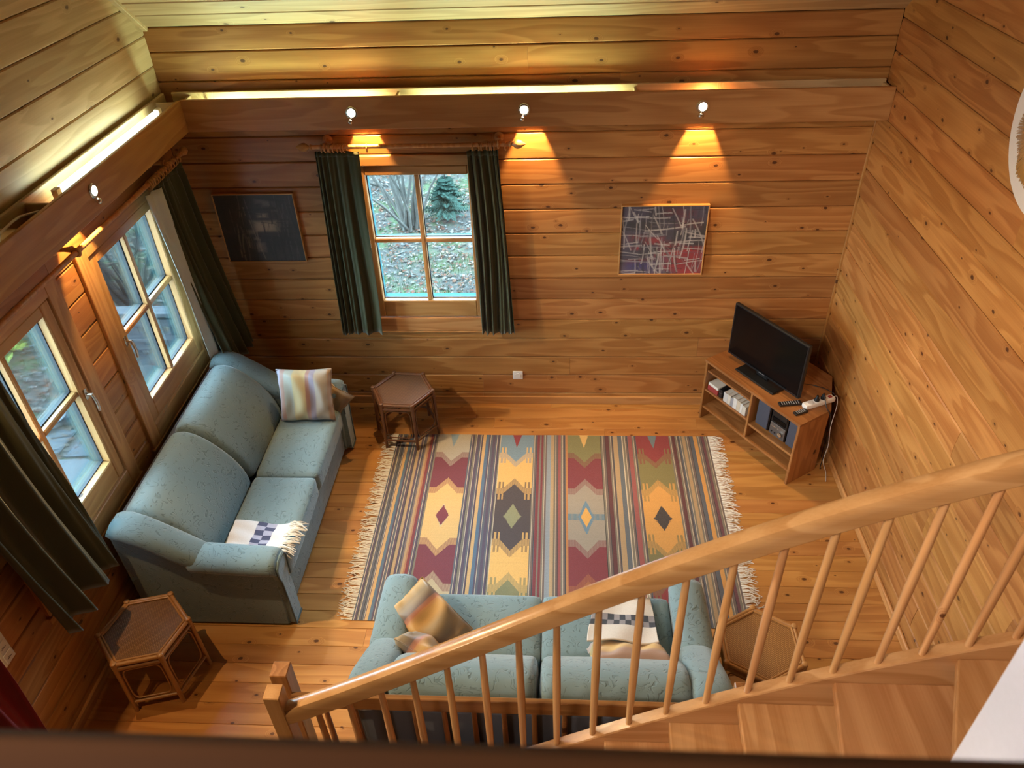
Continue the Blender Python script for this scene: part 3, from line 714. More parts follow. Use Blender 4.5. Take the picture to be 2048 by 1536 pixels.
Mf = Matrix.Rotation(PI / 2, 4, 'X')
MB().lathe([(.01, .0), (.386, .0), (.388, .006), (.384, .013), (.01, .014)], 72, Mf).build('disc', M['whitepaint'], d, 40)
m = MB(); rf = random.Random(3); n = 420
for k in range(n):
    a = 2 * PI * k / n; rr = .315 + .012 * math.sin(a * 11 + 1) + rf.uniform(-.008, .008); b = rf.uniform(-.02, .02)
    p = [(q * math.cos(a + b * q), -.0145 - hh, q * math.sin(a + b * q)) for q, hh in ((.02, .008), (.16, .014 + rf.random() * .004), (.26, .012 + rf.random() * .004), (rr, .002))]
    m.tube(p, [.0016, .0026, .0028, .0016], 4, True)
f = m.build('raffia_fringe', M['raffia'], d, fix=False); f['kind'] = 'stuff'
# ---------------------------------------------------------------- sofas
def fabric_mat():
    t = NT('embossed_sofa_fabric'); v = t.obj()
    w = t.n('ShaderNodeVectorMath', operation='ADD'); t.l(v, w.inputs[0])
    nz = t.n('ShaderNodeTexNoise'); t.l(v, nz.inputs['Vector']); nz.inputs['Scale'].default_value = 9; nz.inputs['Detail'].default_value = 2
    sc = t.n('ShaderNodeVectorMath', operation='SCALE'); t.l(nz.outputs['Color'], sc.inputs[0]); sc.inputs['Scale'].default_value = .12; t.l(sc.outputs[0], w.inputs[1])
    ns = t.noise(w.outputs[0], 9, 1, .4, 1.5)
    fr = t.math('FRACT', t.math('MULTIPLY', ns, 7.0)); ln = t.math('SUBTRACT', 1, t.step(t.math('ABSOLUTE', t.math('SUBTRACT', fr, .5)), .05, .15))
    br = t.step(t.noise(v, 22, 2), .44, .54); ln = t.math('MULTIPLY', ln, br)
    pile = t.noise(v, 420, 2, .6); big = t.noise(v, 4, 3)
    c = t.mix(big, (.150, .216, .228), (.186, .256, .268)); c = t.mix(t.math('MULTIPLY', ln, .6), c, (.085, .125, .13)); c = t.mix(t.math('MULTIPLY', pile, .25), c, (.25, .33, .34))
    t.bump(t.math('SUBTRACT', t.math('MULTIPLY', pile, .3), ln), .6, .004)
    t.p.inputs['Sheen Weight'].default_value = .45; t.p.inputs['Sheen Roughness'].default_value = .4
    return t.set(c, .85, 0, .2)
M['sofa'] = fabric_mat()
M['sofa_dark'] = cloth_mat('dark_upholstery_gap', (.03, .035, .035), .95, 0)
M['piping'] = cloth_mat('dark_piping', (.085, .12, .125), .8, .2)
M['sofa_back'] = cloth_mat('grey_blue_backing', (.115, .125, .15), .9, .1)
def ellipse_ring(c, a, b, ax1, ax2, n=20, pw=1.0):
    out = []
    for k in range(n):
        w = 2 * PI * k / n; cx, sx = math.cos(w), math.sin(w)
        cx = math.copysign(abs(cx) ** pw, cx); sx = math.copysign(abs(sx) ** pw, sx)
        out.append(tuple(Vector(c) + Vector(ax1) * a * cx + Vector(ax2) * b * sx))
    return out
def make_sofa(L, label, loc, rz):
    """local x along the sofa, y from the back (0) to the front, z up"""
    t = empty('sofa', loc, rz, label, 'sofa'); mt = M['sofa']; aw = .135; xi = L / 2 - aw
    MB().box(-L / 2 + .02, L / 2 - .02, .03, .875, .012, .285, .01).build('base', mt, t)
    MB().box(-L / 2 + .03, L / 2 - .03, .0, .05, .02, .80, .012).build('back_panel', M['sofa_back'], t)
    MB().box(-xi + .004, xi - .004, .862, .898, .02, .275, .012).build('front_panel', mt, t, 60)
    MB().box(-xi + .004, xi - .004, .85, .888, .278, .305, .006).build('seat_rail', mt, t, 60)
    # back cushions: a padded profile pulled along x, ends rounded off
    prof = [(.478, .400), (.490, .43), (.468, .52), (.425, .62), (.350, .72), (.275, .80), (.20, .856), (.13, .878), (.065, .862), (.030, .81), (.025, .72), (.05, .60), (.10, .46), (.18, .39), (.32, .370), (.43, .376)]
    cy, cz = .25, .62
    for s in (-1, 1):
        x0, x1 = (-xi + .002, -.001) if s < 0 else (.001, xi - .002)
        rings = []; N = 18
        for k in range(N + 1):
            u = k / N; x = x0 + (x1 - x0) * u; e = min(u, 1 - u) * (x1 - x0)
            sc = .93 + .07 * math.sqrt(max(0, 1 - (1 - min(1, e / .045)) ** 2)); pf = 1 + .022 * math.sin(PI * u)
            rings.append([(x, cy + (y - cy) * sc * (pf if y > cy else 1), cz + (z - cz) * sc * pf) for y, z in prof])
        o = MB().loft(rings).build('back_cushion', mt, t, 60)
        sb = o.modifiers.new('round', 'SUBSURF'); sb.levels = sb.render_levels = 1
    for s in (-1, 1):
        V, F = softbox(xi - .004, .436, .165, .030, 12, (.0, .008, .020))
        MB().add(V, F, Matrix.Translation((s * xi / 2, .717, .365))).build('seat_cushion', mt, t, 180)
    for s in (-1, 1):
        xo = s * L / 2; xa = s * xi
        # arm body: panel with a sloping top, slightly flaring outwards
        poly = [(.02, .012), (.908, .012), (.916, .20), (.916, .52), (.50, .565), (.30, .68), (.12, .80), (.02, .82)]
        rings = []
        for f, x in ((0, xa), (.1, xa + s * .012), (.8, xo - s * .012), (1, xo)):
            g = .985 if f in (0, 1) else 1
            rings.append([(x + (s * .012 * (z - .3) if f > .5 else 0), .45 + (y - .45) * g, .4 + (z - .4) * g) for y, z in poly])
        MB().loft(rings).build('arm_panel', mt, t, 35)
        xm = (xo + xa) / 2 + s * .014
        # padded roll over the front of the arm
        pts = [(.405, .555, .02), (.41, .565, .75), (.43, .572, .95), (.50, .573, 1.0), (.65, .562, 1.0), (.80, .553, 1.0), (.90, .548, .98), (.935, .546, .90), (.940, .545, .75), (.944, .545, .05)]
        MB().loft([ellipse_ring((xm, y, z), .098 * k, .068 * k, (1, 0, 0), (0, -.05, 1), 20, .85) for y, z, k in pts]).build('arm_pad', mt, t, 180)
        # rear pad climbing to the back
        pts = [(.545, .520, .25), (.525, .545, .80), (.46, .590, .96), (.38, .645, 1.0), (.28, .72, 1.0), (.19, .785, 1.0), (.11, .825, 1.0), (.055, .838, .95), (.022, .838, .80), (.006, .836, .05)]
        MB().loft([ellipse_ring((xm - s * .006, y, z), .098 * k, .062 * k, (1, 0, 0), (0, .45, .9), 20, .85) for y, z, k in pts]).build('wing_pad', mt, t, 180)
        # scroll-shaped front face with piping
        fp = [(-.062, .02), (.062, .02), (.070, .30), (.078, .47), (.098, .53), (.092, .59), (.05, .618), (0, .622), (-.05, .612), (-.075, .575), (-.070, .50), (-.062, .40)]
        af = MB().prism([(xm - s * .012 + s * a * .86, b * .935 + .004) for a, b in fp], 0, .040, Matrix(((1, 0, 0, 0), (0, 0, 1, .910), (0, 1, 0, 0), (0, 0, 0, 1)))).build('arm_front', mt, t)
        MB().tube([(xm - s * .012 + s * a * .90, .951, b * .925) for a, b in fp] , .0065, 6).build('piping', M['piping'], af, 60)
        for y in (.08, .80): MB().tube([(xa - s * .05, y, 0), (xa - s * .05, y, .03)], .022, 10).build('foot', M['black_plastic'], t, 40)
    return t
make_sofa(1.76, 'blue-green sofa under the left windows with a striped cushion and throw', (-2.585, 3.765, 0), -PI / 2)
make_sofa(1.70, 'blue-green sofa with its back to the stair railing', (-.095, 1.886, 0), 0)

# ---------------------------------------------------------------- cushions and throws
def stripe_mat(name, cols, axis=0, length=.42, rough=.55, soft=.02):
    t = NT(name); sp = t.n('ShaderNodeSeparateXYZ'); t.l(t.obj(), sp.inputs[0])
    f = t.math('MULTIPLY_ADD', sp.outputs[axis], 1.0 / length, .5)
    f = t.math('ADD', f, t.math('MULTIPLY_ADD', t.noise(t.obj(), 9, 2), .03, -.015))
    r = t.n('ShaderNodeValToRGB'); t.l(f, r.inputs[0]); cr = r.color_ramp
    n = len(cols); tot = sum(w for w, _ in cols); x = 0; stops = []
    for w, c in cols:
        a, b = x / tot, (x + w) / tot; stops += [(a + soft * .5 * (a > 0), c), (b - soft * .5, c)]; x += w
    while len(cr.elements) < len(stops): cr.elements.new(.5)
    for e, (p, c) in zip(cr.elements, stops): e.position = max(0, min(1, p)); e.color = (*srgb(*c), 1)
    wv = t.noise(t.map(t.obj(), (300, 300, 300)), 1, 2); c = t.mix(t.math('MULTIPLY', wv, .22), r.outputs[0], (.08, .06, .05)); t.bump(wv, .15, .001)
    t.p.inputs['Sheen Weight'].default_value = .3
    return t.set(c, rough, 0, .3)
M['cush_pastel'] = stripe_mat('pastel_stripes', [(1.0, (160, 156, 172)), (.8, (172, 138, 124)), (1.6, (164, 164, 150)), (2.4, (190, 172, 126)), (.7, (158, 118, 104)), (1.0, (136, 128, 142)), (2.2, (164, 157, 144)), (1.0, (170, 142, 116))])
M['cush_gold'] = stripe_mat('gold_grey_stripes', [(1.3, (188, 148, 84)), (1.2, (136, 116, 86)), (.5, (104, 86, 80)), (.5, (180, 116, 84)), (1.6, (196, 152, 90)), (1.6, (158, 134, 98)), (1.2, (120, 100, 78)), (1.0, (176, 138, 88))], 0, .44, .4, .10)
M['cush_sand'] = stripe_mat('sand_stripes', [(1.2, (168, 136, 118)), (2.2, (206, 164, 92)), (1.0, (170, 150, 96)), (1.6, (172, 150, 138))], 1, .40, .6, .06)
def cushion(label, mat, loc, rot, w=.42, h=.40, th=.13, fold=0.0, seed=0, group='striped cushions'):
    """thin padded square in local xy, with pinched corners and a seam"""
    rg = random.Random(seed); N = 26; V = []; F = []
    ph = [rg.uniform(0, 6.3) for _ in range(4)]
    t = empty('cushion', loc, 0, label, 'cushion', group); t.rotation_euler = rot
    def P(u, v, s):
        a, b = u * 2 - 1, v * 2 - 1
        e = max(0, (1 - a ** 4)) ** .5 * max(0, (1 - b ** 4)) ** .5
        pin = 1 - .075 * (1 - (abs(a * b)) ** 1.5) * (max(abs(a), abs(b)) ** 6)
        x, y = a * w / 2 * pin, b * h / 2 * pin
        z = s * th / 2 * e ** .8 + .006 * e * math.sin(9 * a + 5 * b * b + ph[0]) + .006 * math.sin(14 * b + ph[1] + 3 * a) * (1 - e) 
        z += .008 * math.sin(7 * (a + .4 * b) + ph[2]) * e * s
        if fold: z -= fold * (1 - math.exp(-(a * 1.5 + .2 * b) ** 2)) * .10; 
        return (x, y, z)
    for s in (1, -1):
        o = len(V)
        for j in range(N + 1):
            for i in range(N + 1): V.append(P(i / N, j / N, s))
        for j in range(N):
            for i in range(N):
                f = (o + j * (N + 1) + i, o + j * (N + 1) + i + 1, o + (j + 1) * (N + 1) + i + 1, o + (j + 1) * (N + 1) + i); F.append(f if s > 0 else f[::-1])
    cv = MB().add(V, F).build('cover', mat, t, 180, fix=False)
    edge = [P(i / N, 0, 0) for i in range(N)] + [P(1, i / N, 0) for i in range(N)] + [P(1 - i / N, 1, 0) for i in range(N)] + [P(0, 1 - i / N, 0) for i in range(N + 1)]
    MB().tube(edge, .004, 6).build('seam', mat, cv, 60)
    return t
# on the left sofa
cushion('pastel striped cushion propped on the far arm of the left sofa', M['cush_pastel'], (-1.855, 4.412, .64), (R_(70), R_(1), R_(3)), .40, .40, .15, 0, 3)
cushion('brown cushion mostly hidden behind the pastel striped cushion', M['cush_gold'], (-1.77, 4.52, .515), (R_(76), R_(38), R_(-5)), .34, .30, .09, 0, 8)
# on the near sofa
cushion('creased gold cushion lying across the left arm of the near sofa', M['cush_gold'], (-.70, 2.545, .575), (R_(8), R_(20), R_(-38)), .40, .28, .13, .35, 5)
cushion('small gold cushion wedged under the creased gold cushion', M['cush_gold'], (-.665, 2.345, .56), (R_(-50), R_(10), R_(-30)), .32, .30, .13, 0, 12)
cushion('sand striped cushion at the right end of the near sofa under the throw', M['cush_sand'], (.355, 2.335, .585), (R_(-44), R_(0), R_(2)), .40, .36, .15, 0, 21)

def throw_img(NX, NY, u0, u1, n, cream, navy, lav):
    img = np.zeros((NY, NX, 3)); img[:] = lin(cream)
    for r in range(2):
        a, b = u0 + (u1 - u0) * r / 2, u0 + (u1 - u0) * (r + 1) / 2
        for k in range(n):
            img[int(k * NY / n):int((k + 1) * NY / n), int(a * NX):int(b * NX)] = lin(navy if (k + r) % 2 else lav)
    img *= 1 + .07 * (np.random.rand(NY, NX, 1) - .5); return img
M['throw'] = attr_mat('woven_throw', .9, (350, 350, 350), .15, .3)
def fringe_part(parent, base, direc, n, L, seed, r=.0028, drop=0.0):
    m = MB(); rf = random.Random(seed)
    for k in range(n):
        p = Vector(base((k + rf.random()) / n)); d = Vector(direc((k + .5) / n)); sd = Vector((-d.y, d.x, 0)); l = L * rf.uniform(.65, 1.15); b = rf.uniform(-.35, .35)
        pts = [p + d * l * q + sd * b * l * q * q + Vector((0, 0, rf.uniform(.002, .010) + .012 * math.sin(PI * q) - drop * q * q)) for q in (0, .35, .7, 1)]
        m.tube(pts, [r, r * 1.2, r * 1.1, r * .8], 5)
    f = m.build('fringe', M['fringe'], parent, 60, fix=False); f['kind'] = 'stuff'
t = empty('throw', (-1.84, 3.13, .482), 0, 'white fringed throw with a navy check band on the left sofa', 'throw', 'white throws')
def p1(u, v):   # u from the back to the seat front, v from the arm outwards
    x = -.20 + .34 * u + .03 * v * u; y = -.10 + .27 * v - .02 * u + .012 * np.sin(7 * u)
    z = .010 + .012 * np.sin(5 * u + 2 * v) ** 2 + .014 * np.sin(8 * v + 3 * u) ** 2 * (1 - .5 * v) + .035 * np.clip(.3 - v, 0, 1)
    return x, y, z
o = grid_obj('cloth', 80, 80, p1, throw_img(80, 80, .42, .76, 8, (222, 220, 220), (44, 50, 88), (166, 166, 188)), M['throw'], t)
md = o.modifiers.new('thickness', 'SOLIDIFY'); md.thickness = .006; md.offset = -1
fringe_part(t, lambda f: [float(q) for q in p1(.97, f)], lambda f: (1, .1, 0), 75, .10, 4, .0032, .03)
t = empty('throw', (.345, 2.53, .47), 0, 'white throw with a black check band draped over the near sofa cushion', 'throw', 'white throws')
def p2(u, v):   # u from the seat front back up over the cushion
    y = .255 - .425 * u + .008 * np.sin(6 * v); x = -.165 + .33 * v - .03 * u * (1 - v) + .008 * np.sin(5 * u)
    z = .010 + .25 * np.clip(u - .12, 0, 1) ** 1.15 + .008 * np.sin(9 * v + 4 * u) + .006 * np.sin(11 * u)
    return x, y, z
im = throw_img(80, 80, .34, .64, 11, (216, 204, 190), (34, 36, 46), (140, 132, 132))
o = grid_obj('cloth', 80, 80, p2, im, M['throw'], t)
md = o.modifiers.new('thickness', 'SOLIDIFY'); md.thickness = .008; md.offset = -1
fringe_part(t, lambda f: [float(q) for q in p2(.01, f)], lambda f: (.1, 1, 0), 60, .045, 6, .003, .01)

# ---------------------------------------------------------------- rattan tables
def cane_mat(name, c, d):
    t = NT(name); v = t.obj()
    a = t.n('ShaderNodeTexWave', wave_type='BANDS', bands_direction='X'); t.l(v, a.inputs[0]); a.inputs['Scale'].default_value = 34; a.inputs['Distortion'].default_value = .6
    b = t.n('ShaderNodeTexWave', wave_type='BANDS', bands_direction='Y'); t.l(v, b.inputs[0]); b.inputs['Scale'].default_value = 34; b.inputs['Distortion'].default_value = .6
    f = t.math('MULTIPLY', a.outputs[1], b.outputs[1]); f = t.math('ADD', f, t.math('MULTIPLY', t.noise(v, 90, 2), .35))
    col = t.mix(f, d, c); t.bump(f, .6, .002); return t.set(col, .45, 0, .4)
def rattan_mat(name, c, d):
    t = NT(name); v = t.obj(); f = t.noise(t.map(v, (14, 14, 14)), 1, 4, .6); g = t.noise(v, 160, 2)
    return t.set(t.mix(t.math('MULTIPLY_ADD', g, .3, t.math('MULTIPLY', f, .7)), d, c), .32, 0, .5)
def make_table(label, loc, rz, Rr, H, pole, cane, wrap, feet=1.04):
    t = empty('rattan_table', loc, rz, label, 'side table', 'hexagonal rattan tables')
    c = [Vector((Rr * math.cos(k * PI / 3), Rr * math.sin(k * PI / 3), H)) for k in range(6)]
    ft = [Vector((p.x * feet, p.y * feet, 0)) for p in c]
    MB().prism([(p.x * .93, p.y * .93) for p in c], H - .012, H - .004).build('top_panel', cane, t)
    at = lambda k, q: ft[k].lerp(c[k], q / H)
    for k in range(6):
        n = (k + 1) % 6
        MB().tube([at(k, 0), at(k, H * .5), at(k, H - .008)], [.0125, .0130, .0135], 10).build('leg', pole, t, 40)
        MB().tube([c[k] * .985 + Vector((0, 0, -.002 * 0)), c[n] * .985], .0125, 10).build('top_rail', pole, t, 40)
        q = Vector((0, 0, H)); MB().tube([q + (c[k] - q) * .905, q + (c[n] - q) * .905], .0065, 8).build('edge_cane', pole, t, 40)
        a, b = at(k, H - .04), at(n, H - .04)
        MB().tube([a.lerp(b, .04), a.lerp(b, .96)], .011, 8).build('apron_rail', pole, t, 40)
        a, b = at(k, .085), at(n, .085)
        MB().tube([a.lerp(b, .03), a.lerp(b, .97)], .0095, 8).build('stretcher', pole, t, 40)
        # thin bent cane following the inside of each opening
        def w(s, z): return at(k, z).lerp(at(n, z), s)
        lp = []
        for (s0, z0, a0) in ((.80, .17, -90), (.80, H - .115, 0), (.20, H - .115, 90), (.20, .17, 180)):
            for q in range(5):
                an = R_(a0 + q * 22.5); lp.append(w(s0 + .105 * math.cos(an), z0 + .055 * math.sin(an)))
        lp.append(lp[0]); MB().tube(lp, .0048, 6, False).build('bent_cane', pole, t, 60)
        Mx = axes(c[k], (1, 0, 0), (0, 1, 0), (0, 0, 1))
        d = (c[k]).copy(); d.z = 0; d.normalize()
        MB().lathe([(.010, -.030), (.0165, -.028), (.0172, .0), (.0165, .012), (.012, .016), (.002, .017)], 12, Matrix.Translation(c[k] * 0.99 + Vector((0, 0, .01 * H)) - Vector((0, 0, .003)))).build('corner_binding', wrap, t, 40)
    return t
honey = rattan_mat('honey_rattan', (.50, .255, .088), (.28, .115, .034)); honey2 = cane_mat('honey_cane', (.30, .145, .050), (.09, .036, .012))
brown = rattan_mat('brown_rattan', (.20, .080, .032), (.085, .032, .014)); brown2 = cane_mat('brown_cane', (.26, .125, .055), (.055, .024, .011))
tan = rattan_mat('tan_rattan', (.56, .31, .115), (.33, .15, .048)); tan2 = cane_mat('tan_cane', (.48, .27, .10), (.20, .09, .03))
make_table('honey rattan hexagonal table in front of the left sofa at the lower left', (-2.335, 2.545, 0), R_(15), .245, .432, honey, honey2, honey)
make_table('dark brown rattan hexagonal table by the back wall', (-1.222, 4.757, 0), R_(-4), .240, .432, brown, brown2, brown)
make_table('light tan rattan hexagonal table right of the near sofa behind the stairs', (1.080, 2.535, 0), R_(30), .235, .432, tan, tan2, tan)
# ---------------------------------------------------------------- television corner
ux = Vector((.55837637, -.82958775, 0)); nx = Vector((.82958775, .55837637, 0))
ang = math.atan2(ux.y, ux.x)               # local x along the front, local y into the corner
TVO = Vector((1.13, 4.965, 0))
ts = empty('tv_stand', TVO, ang, 'reddish pine corner cabinet with open shelves carrying the television', 'tv stand')
H = .575
poly = [(-.004, -.006), (.944, -.006), (.944, .30), (.68, .615), (.27, .615), (-.004, .21)]
MB().prism(poly, H - .02, H).build('top_panel', M['red'], ts)
board('side_panel', 0, .02, 0, .21, 0, H - .02, M['red'], ts, 'z'); board('side_panel', .92, .94, 0, .30, 0, H - .02, M['red'], ts, 'z')
MB().prism([(.02, .01), (.92, .01), (.92, .29), (.67, .595), (.28, .595), (.02, .205)], .112, .130).build('bottom_shelf', M['red'], ts)
board('divider', .472, .490, .008, .40, .130, H - .02, M['red'], ts, 'z')
board('shelf', .02, .472, .012, .21, .462, .478, M['red'], ts); board('shelf', .02, .472, .012, .23, .277, .293, M['red'], ts)
board('shelf', .490, .92, .012, .29, .252, .270, M['red'], ts)
for pts in (((.93, .30), (.67, .605)), ((.01, .21), (.28, .605)), ((.28, .607), (.67, .607))):
    (a, b), (c, d) = pts; v = Vector((c - a, d - b, 0)); e = v.normalized()
    MB().box(0, v.length, -.004, .004, .13, H - .02, .001, axes((a, b, 0), tuple(e), (-e.y, e.x, 0), (0, 0, 1))).build('back_panel', M['red'], ts)
MB().tube([(.03, .06, .125), (.03, .02, .118)], .006, 8).build('shelf_peg', M['white_plastic'], ts)
# television
M['screen'] = plain('dark_screen', (.003, .003, .0035), .12, mottle=.05, spec=.18)
tv = empty('television', TVO + ux * .412 + nx * .165 + Vector((0, 0, H)), ang, 'black flat screen television on the pine corner cabinet', 'television')
bz = MB().box(-.352, .352, -.012, .020, .040, .487, .006).build('bezel', M['black_plastic'], tv)
MB().box(-.336, .336, -.0142, -.0118, .062, .473).build('screen', M['screen'], bz)
MB().box(-.24, .24, .019, .055, .10, .38, .012).build('rear_housing', M['black_plastic'], tv)
MB().box(-.190, .190, -.085, .050, .0005, .016, .005).build('stand_base', M['black_plastic'], tv)
MB().box(-.055, .055, -.005, .022, .014, .075, .006).build('neck', M['black_plastic'], tv)
MB().box(-.030, .030, -.0132, -.0118, .0485, .0535).build('maker_mark', plain('dim_silver', (.16, .16, .17), .4), bz)
# stereo set
M['grille'] = cloth_mat('blue_grey_grille', (.075, .078, .105), .8, 0)
M['silver'] = plain('dark_silver', (.22, .22, .23), .35, .8, mottle=.05)
def place(name, u, n, z, label, cat, group=None, extra=0): return empty(name, TVO + ux * u + nx * n + Vector((0, 0, z)), ang + extra, label, cat, group)
for u, lb in ((.572, 'left speaker with a blue-grey grille, beside the stereo'), (.868, 'right speaker with a blue-grey grille, at the shelf end')):
    s = place('speaker', u, .14, .2705, lb, 'speaker', 'stereo speakers')
    MB().box(-.063, .063, -.075, .10, 0, .255, .004).build('housing', M['black_plastic'], s)
    MB().box(-.056, .056, -.084, -.074, .008, .247, .004).build('grille', M['grille'], s)
s = place('stereo', .720, .145, .2705, 'black and silver compact stereo between the two speakers', 'stereo')
MB().box(-.075, .075, -.078, .12, 0, .235, .004).build('housing', M['black_plastic'], s)
fp = MB().box(-.070, .070, -.084, -.077, .006, .112, .002).build('front_panel', M['silver'], s)
MB().box(-.066, .066, -.083, -.077, .175, .222, .002).build('disc_tray', M['black_plastic'], s)
MB().box(-.060, .060, -.0825, -.0775, .128, .165).build('display', M['screen'], s)
MB().lathe([(.020, 0), (.020, .010), (.017, .016), (.002, .017)], 18, Matrix.Translation((.036, -.083, .055)) @ Matrix.Rotation(PI / 2, 4, 'X')).build('volume_knob', M['chrome'], fp, 40)
for i in range(4): MB().box(-.055 + i * .018, -.042 + i * .018, -.0875, -.083, .080, .088, .001).build('button', M['chrome'], fp)
for i in range(2): MB().lathe([(.006, 0), (.006, .005), (.001, .006)], 10, Matrix.Translation((-.045 + i * .03, -.083, .035)) @ Matrix.Rotation(PI / 2, 4, 'X')).build('dial', M['black_plastic'], fp, 40)
# things on the left shelf
M['paper'] = plain('paper', (.70, .66, .58), .8, mottle=.1, scale=300)
M['redcard'] = plain('red_card', (.30, .035, .03), .6)
b = place('cassette_box', .085, .085, .2935, 'red and white box at the left end of the cabinet shelf', 'box')
MB().box(-.055, .055, -.06, .06, 0, .045, .002).build('carton', M['redcard'], b)
MB().box(-.054, .054, -.058, .058, .045, .070, .003).build('lid', M['paper'], b)
b = place('case', .160, .085, .2935, 'small black case beside the red and white box', 'case', extra=.15)
MB().box(-.016, .016, -.06, .055, 0, .075, .004).build('shell', M['black_plastic'], b); MB().box(-.017, .017, -.061, .056, .046, .049).build('closing_seam', M['silver'], b)
names = ['thick white-edged book, first from the left on the cabinet shelf', 'pale book, second from the left on the cabinet shelf', 'grey book, third from the left on the cabinet shelf', 'white book, fourth from the left on the cabinet shelf', 'cream book, fifth from the left on the cabinet shelf', 'thin white book, sixth on the cabinet shelf', 'last pale book on the cabinet shelf, by the divider']
x = .205; rg = random.Random(4)
cov = [(.55, .53, .50), (.62, .57, .48), (.30, .30, .32), (.66, .64, .60), (.58, .50, .38), (.68, .66, .62), (.60, .55, .47)]
for i, lb in enumerate(names):
    w = (.042, .030, .026, .036, .034, .022, .034)[i]; hh = rg.uniform(.080, .098); dp = rg.uniform(.11, .14)
    k = place('book', x + w / 2, .085, .2935, lb, 'book', 'books on the cabinet shelf'); cm = plain('book_cover', cov[i], .6)
    MB().box(-w / 2 + .002, w / 2 - .002, -.058, dp - .062, .002, hh - .002).build('pages', M['paper'], k)
    for s in (-1, 1): MB().box(min(s * w / 2, s * (w / 2 - .002)), max(s * w / 2, s * (w / 2 - .002)), -.06, dp - .06, 0, hh).build('cover', cm, k)
    MB().box(-w / 2 + .002, w / 2 - .002, -.060, -.058, 0, hh).build('spine', cm, k); x += w + .0015
# remotes
def remote(loc, rz, L, w, label, rows):
    r = empty('remote_control', loc, rz, label, 'remote', 'remote controls')
    cs = MB().box(-L / 2, L / 2, -w / 2, w / 2, .0005, .017, .005).build('casing', M['black_plastic'], r); key = plain('grey_keys', (.30, .30, .31), .5)
    for i in range(rows):
        for j in (-1, 0, 1): MB().box(-L / 2 + .018 + i * (L - .03) / rows, -L / 2 + .018 + i * (L - .03) / rows + .007, j * w * .27 - .0045, j * w * .27 + .0045, .016, .0185, .001).build('key', key, cs)
remote((1.635, 4.412, H), R_(8), .165, .046, 'long black remote control on the cabinet top', 8)
remote((1.684, 4.315, H), R_(25), .105, .040, 'short black remote control at the cabinet front edge', 5)
# power strip
ps = empty('power_strip', (1.832, 4.415, H), R_(24), 'white power strip with two black plugs on the cabinet top', 'power strip')
cs = MB().box(-.125, .125, -.027, .027, .0005, .038, .008).build('casing', M['white_plastic'], ps, 40)
for i, q in enumerate((-.075, -.022, .032)):
    MB().lathe([(.019, 0), (.022, 0), (.022, .003), (.019, .003)], 18, Matrix.Translation((q, 0, .037))).build('socket_ring', M['white_plastic'], cs, 40)
    MB().lathe([(.001, 0), (.0185, 0), (.0185, .0012)], 18, Matrix.Translation((q, 0, .0375))).build('socket_well', M['silver'] if i else M['paper'], cs)
for q in (-.022, .032): MB().lathe([(.018, .038), (.018, .055), (.013, .064), (.008, .085), (.002, .086)], 14, Matrix.Translation((q, 0, 0))).build('plug', M['black_plastic'], ps, 40)
MB().box(.078, .105, -.012, .012, .037, .045, .002).build('rocker_switch', M['redcard'], cs)
def cable(name, pts, r, mat, label):
    P = [Vector(p) for p in pts]; out = []
    for i in range(len(P) - 1):
        p0, p1, p2, p3 = P[max(i - 1, 0)], P[i], P[i + 1], P[min(i + 2, len(P) - 1)]
        for k in range(6):
            t = k / 6; out.append(.5 * ((2 * p1) + (p2 - p0) * t + (2 * p0 - 5 * p1 + 4 * p2 - p3) * t * t + (3 * p1 - p0 - 3 * p2 + p3) * t ** 3))
    out.append(P[-1]); return tag(MB().tube(out, r, 7).build(name, mat, None, 60), label, 'cable')
zt = H + .004
cable('power_cable', [(1.86, 4.43, H + .084), (1.855, 4.40, H + .09), (1.865, 4.34, H + .03), (1.895, 4.31, H - .03), (1.925, 4.315, .30), (1.93, 4.33, .05), (1.95, 4.36, .008)], .0035, M['black_plastic'], 'black power cable hanging from the strip down the cabinet side')
cable('television_cable', [(1.70, 4.66, H + .09), (1.76, 4.66, zt), (1.86, 4.63, zt), (1.955, 4.56, zt), (1.985, 4.52, H - .06), (1.99, 4.50, .06), (1.985, 4.48, .008)], .003, M['black_plastic'], 'thin black cable running from the television across the cabinet top')
cable('strip_cable', [(1.945, 4.466, H + .02), (1.975, 4.48, H + .02), (1.985, 4.46, H - .05), (1.965, 4.42, .36), (1.985, 4.42, .18), (1.97, 4.40, .05), (1.975, 4.32, .008), (1.95, 4.22, .007)], .0028, M['white_plastic'], 'white cable of the power strip hanging behind the cabinet')

# ---------------------------------------------------------------- staircase
st = empty('staircase', (0, 0, 0), 0, 'pine staircase with round balusters rising to the right', 'staircase')
ux_ = [-1.124, -1.007, -.862, -.717, -.577, -.433, -.29, -.149, -.007, .142, .287, .431, .579, .729, .875, 1.021, 1.168, 1.31, 1.455, 1.60, 1.745, 1.89, 2.03]
uz_ = [1.000, 1.072, 1.160, 1.250, 1.340, 1.432, 1.526, 1.620, 1.715, 1.822, 1.908, 1.992, 2.074, 2.151, 2.229, 2.300, 2.366, 2.430, 2.488, 2.540, 2.588, 2.632, 2.672]
co = np.polyfit(ux_, uz_, 4); U = lambda x: float(np.polyval(co, x))      # underside of the handrail
YS = 1.722
def swept(name, prof, xs, zf, mat, parent):                               # profile (y, z) pulled along the curve, grain along x
    rings = [[(x, YS + y, zf(x) + z) for y, z in prof] for x in xs]
    return MB().loft(rings).build(name, mat, parent, 30)
xs = np.linspace(-1.135, 2.03, 46)
hr = [(-.032, .012), (-.026, .002), (.026, .002), (.032, .012), (.034, .06), (.033, .088), (.026, .104), (.012, .111), (-.012, .111), (-.026, .104), (-.033, .088), (-.034, .06)]
swept('handrail', hr, xs, U, M['rail'], st)
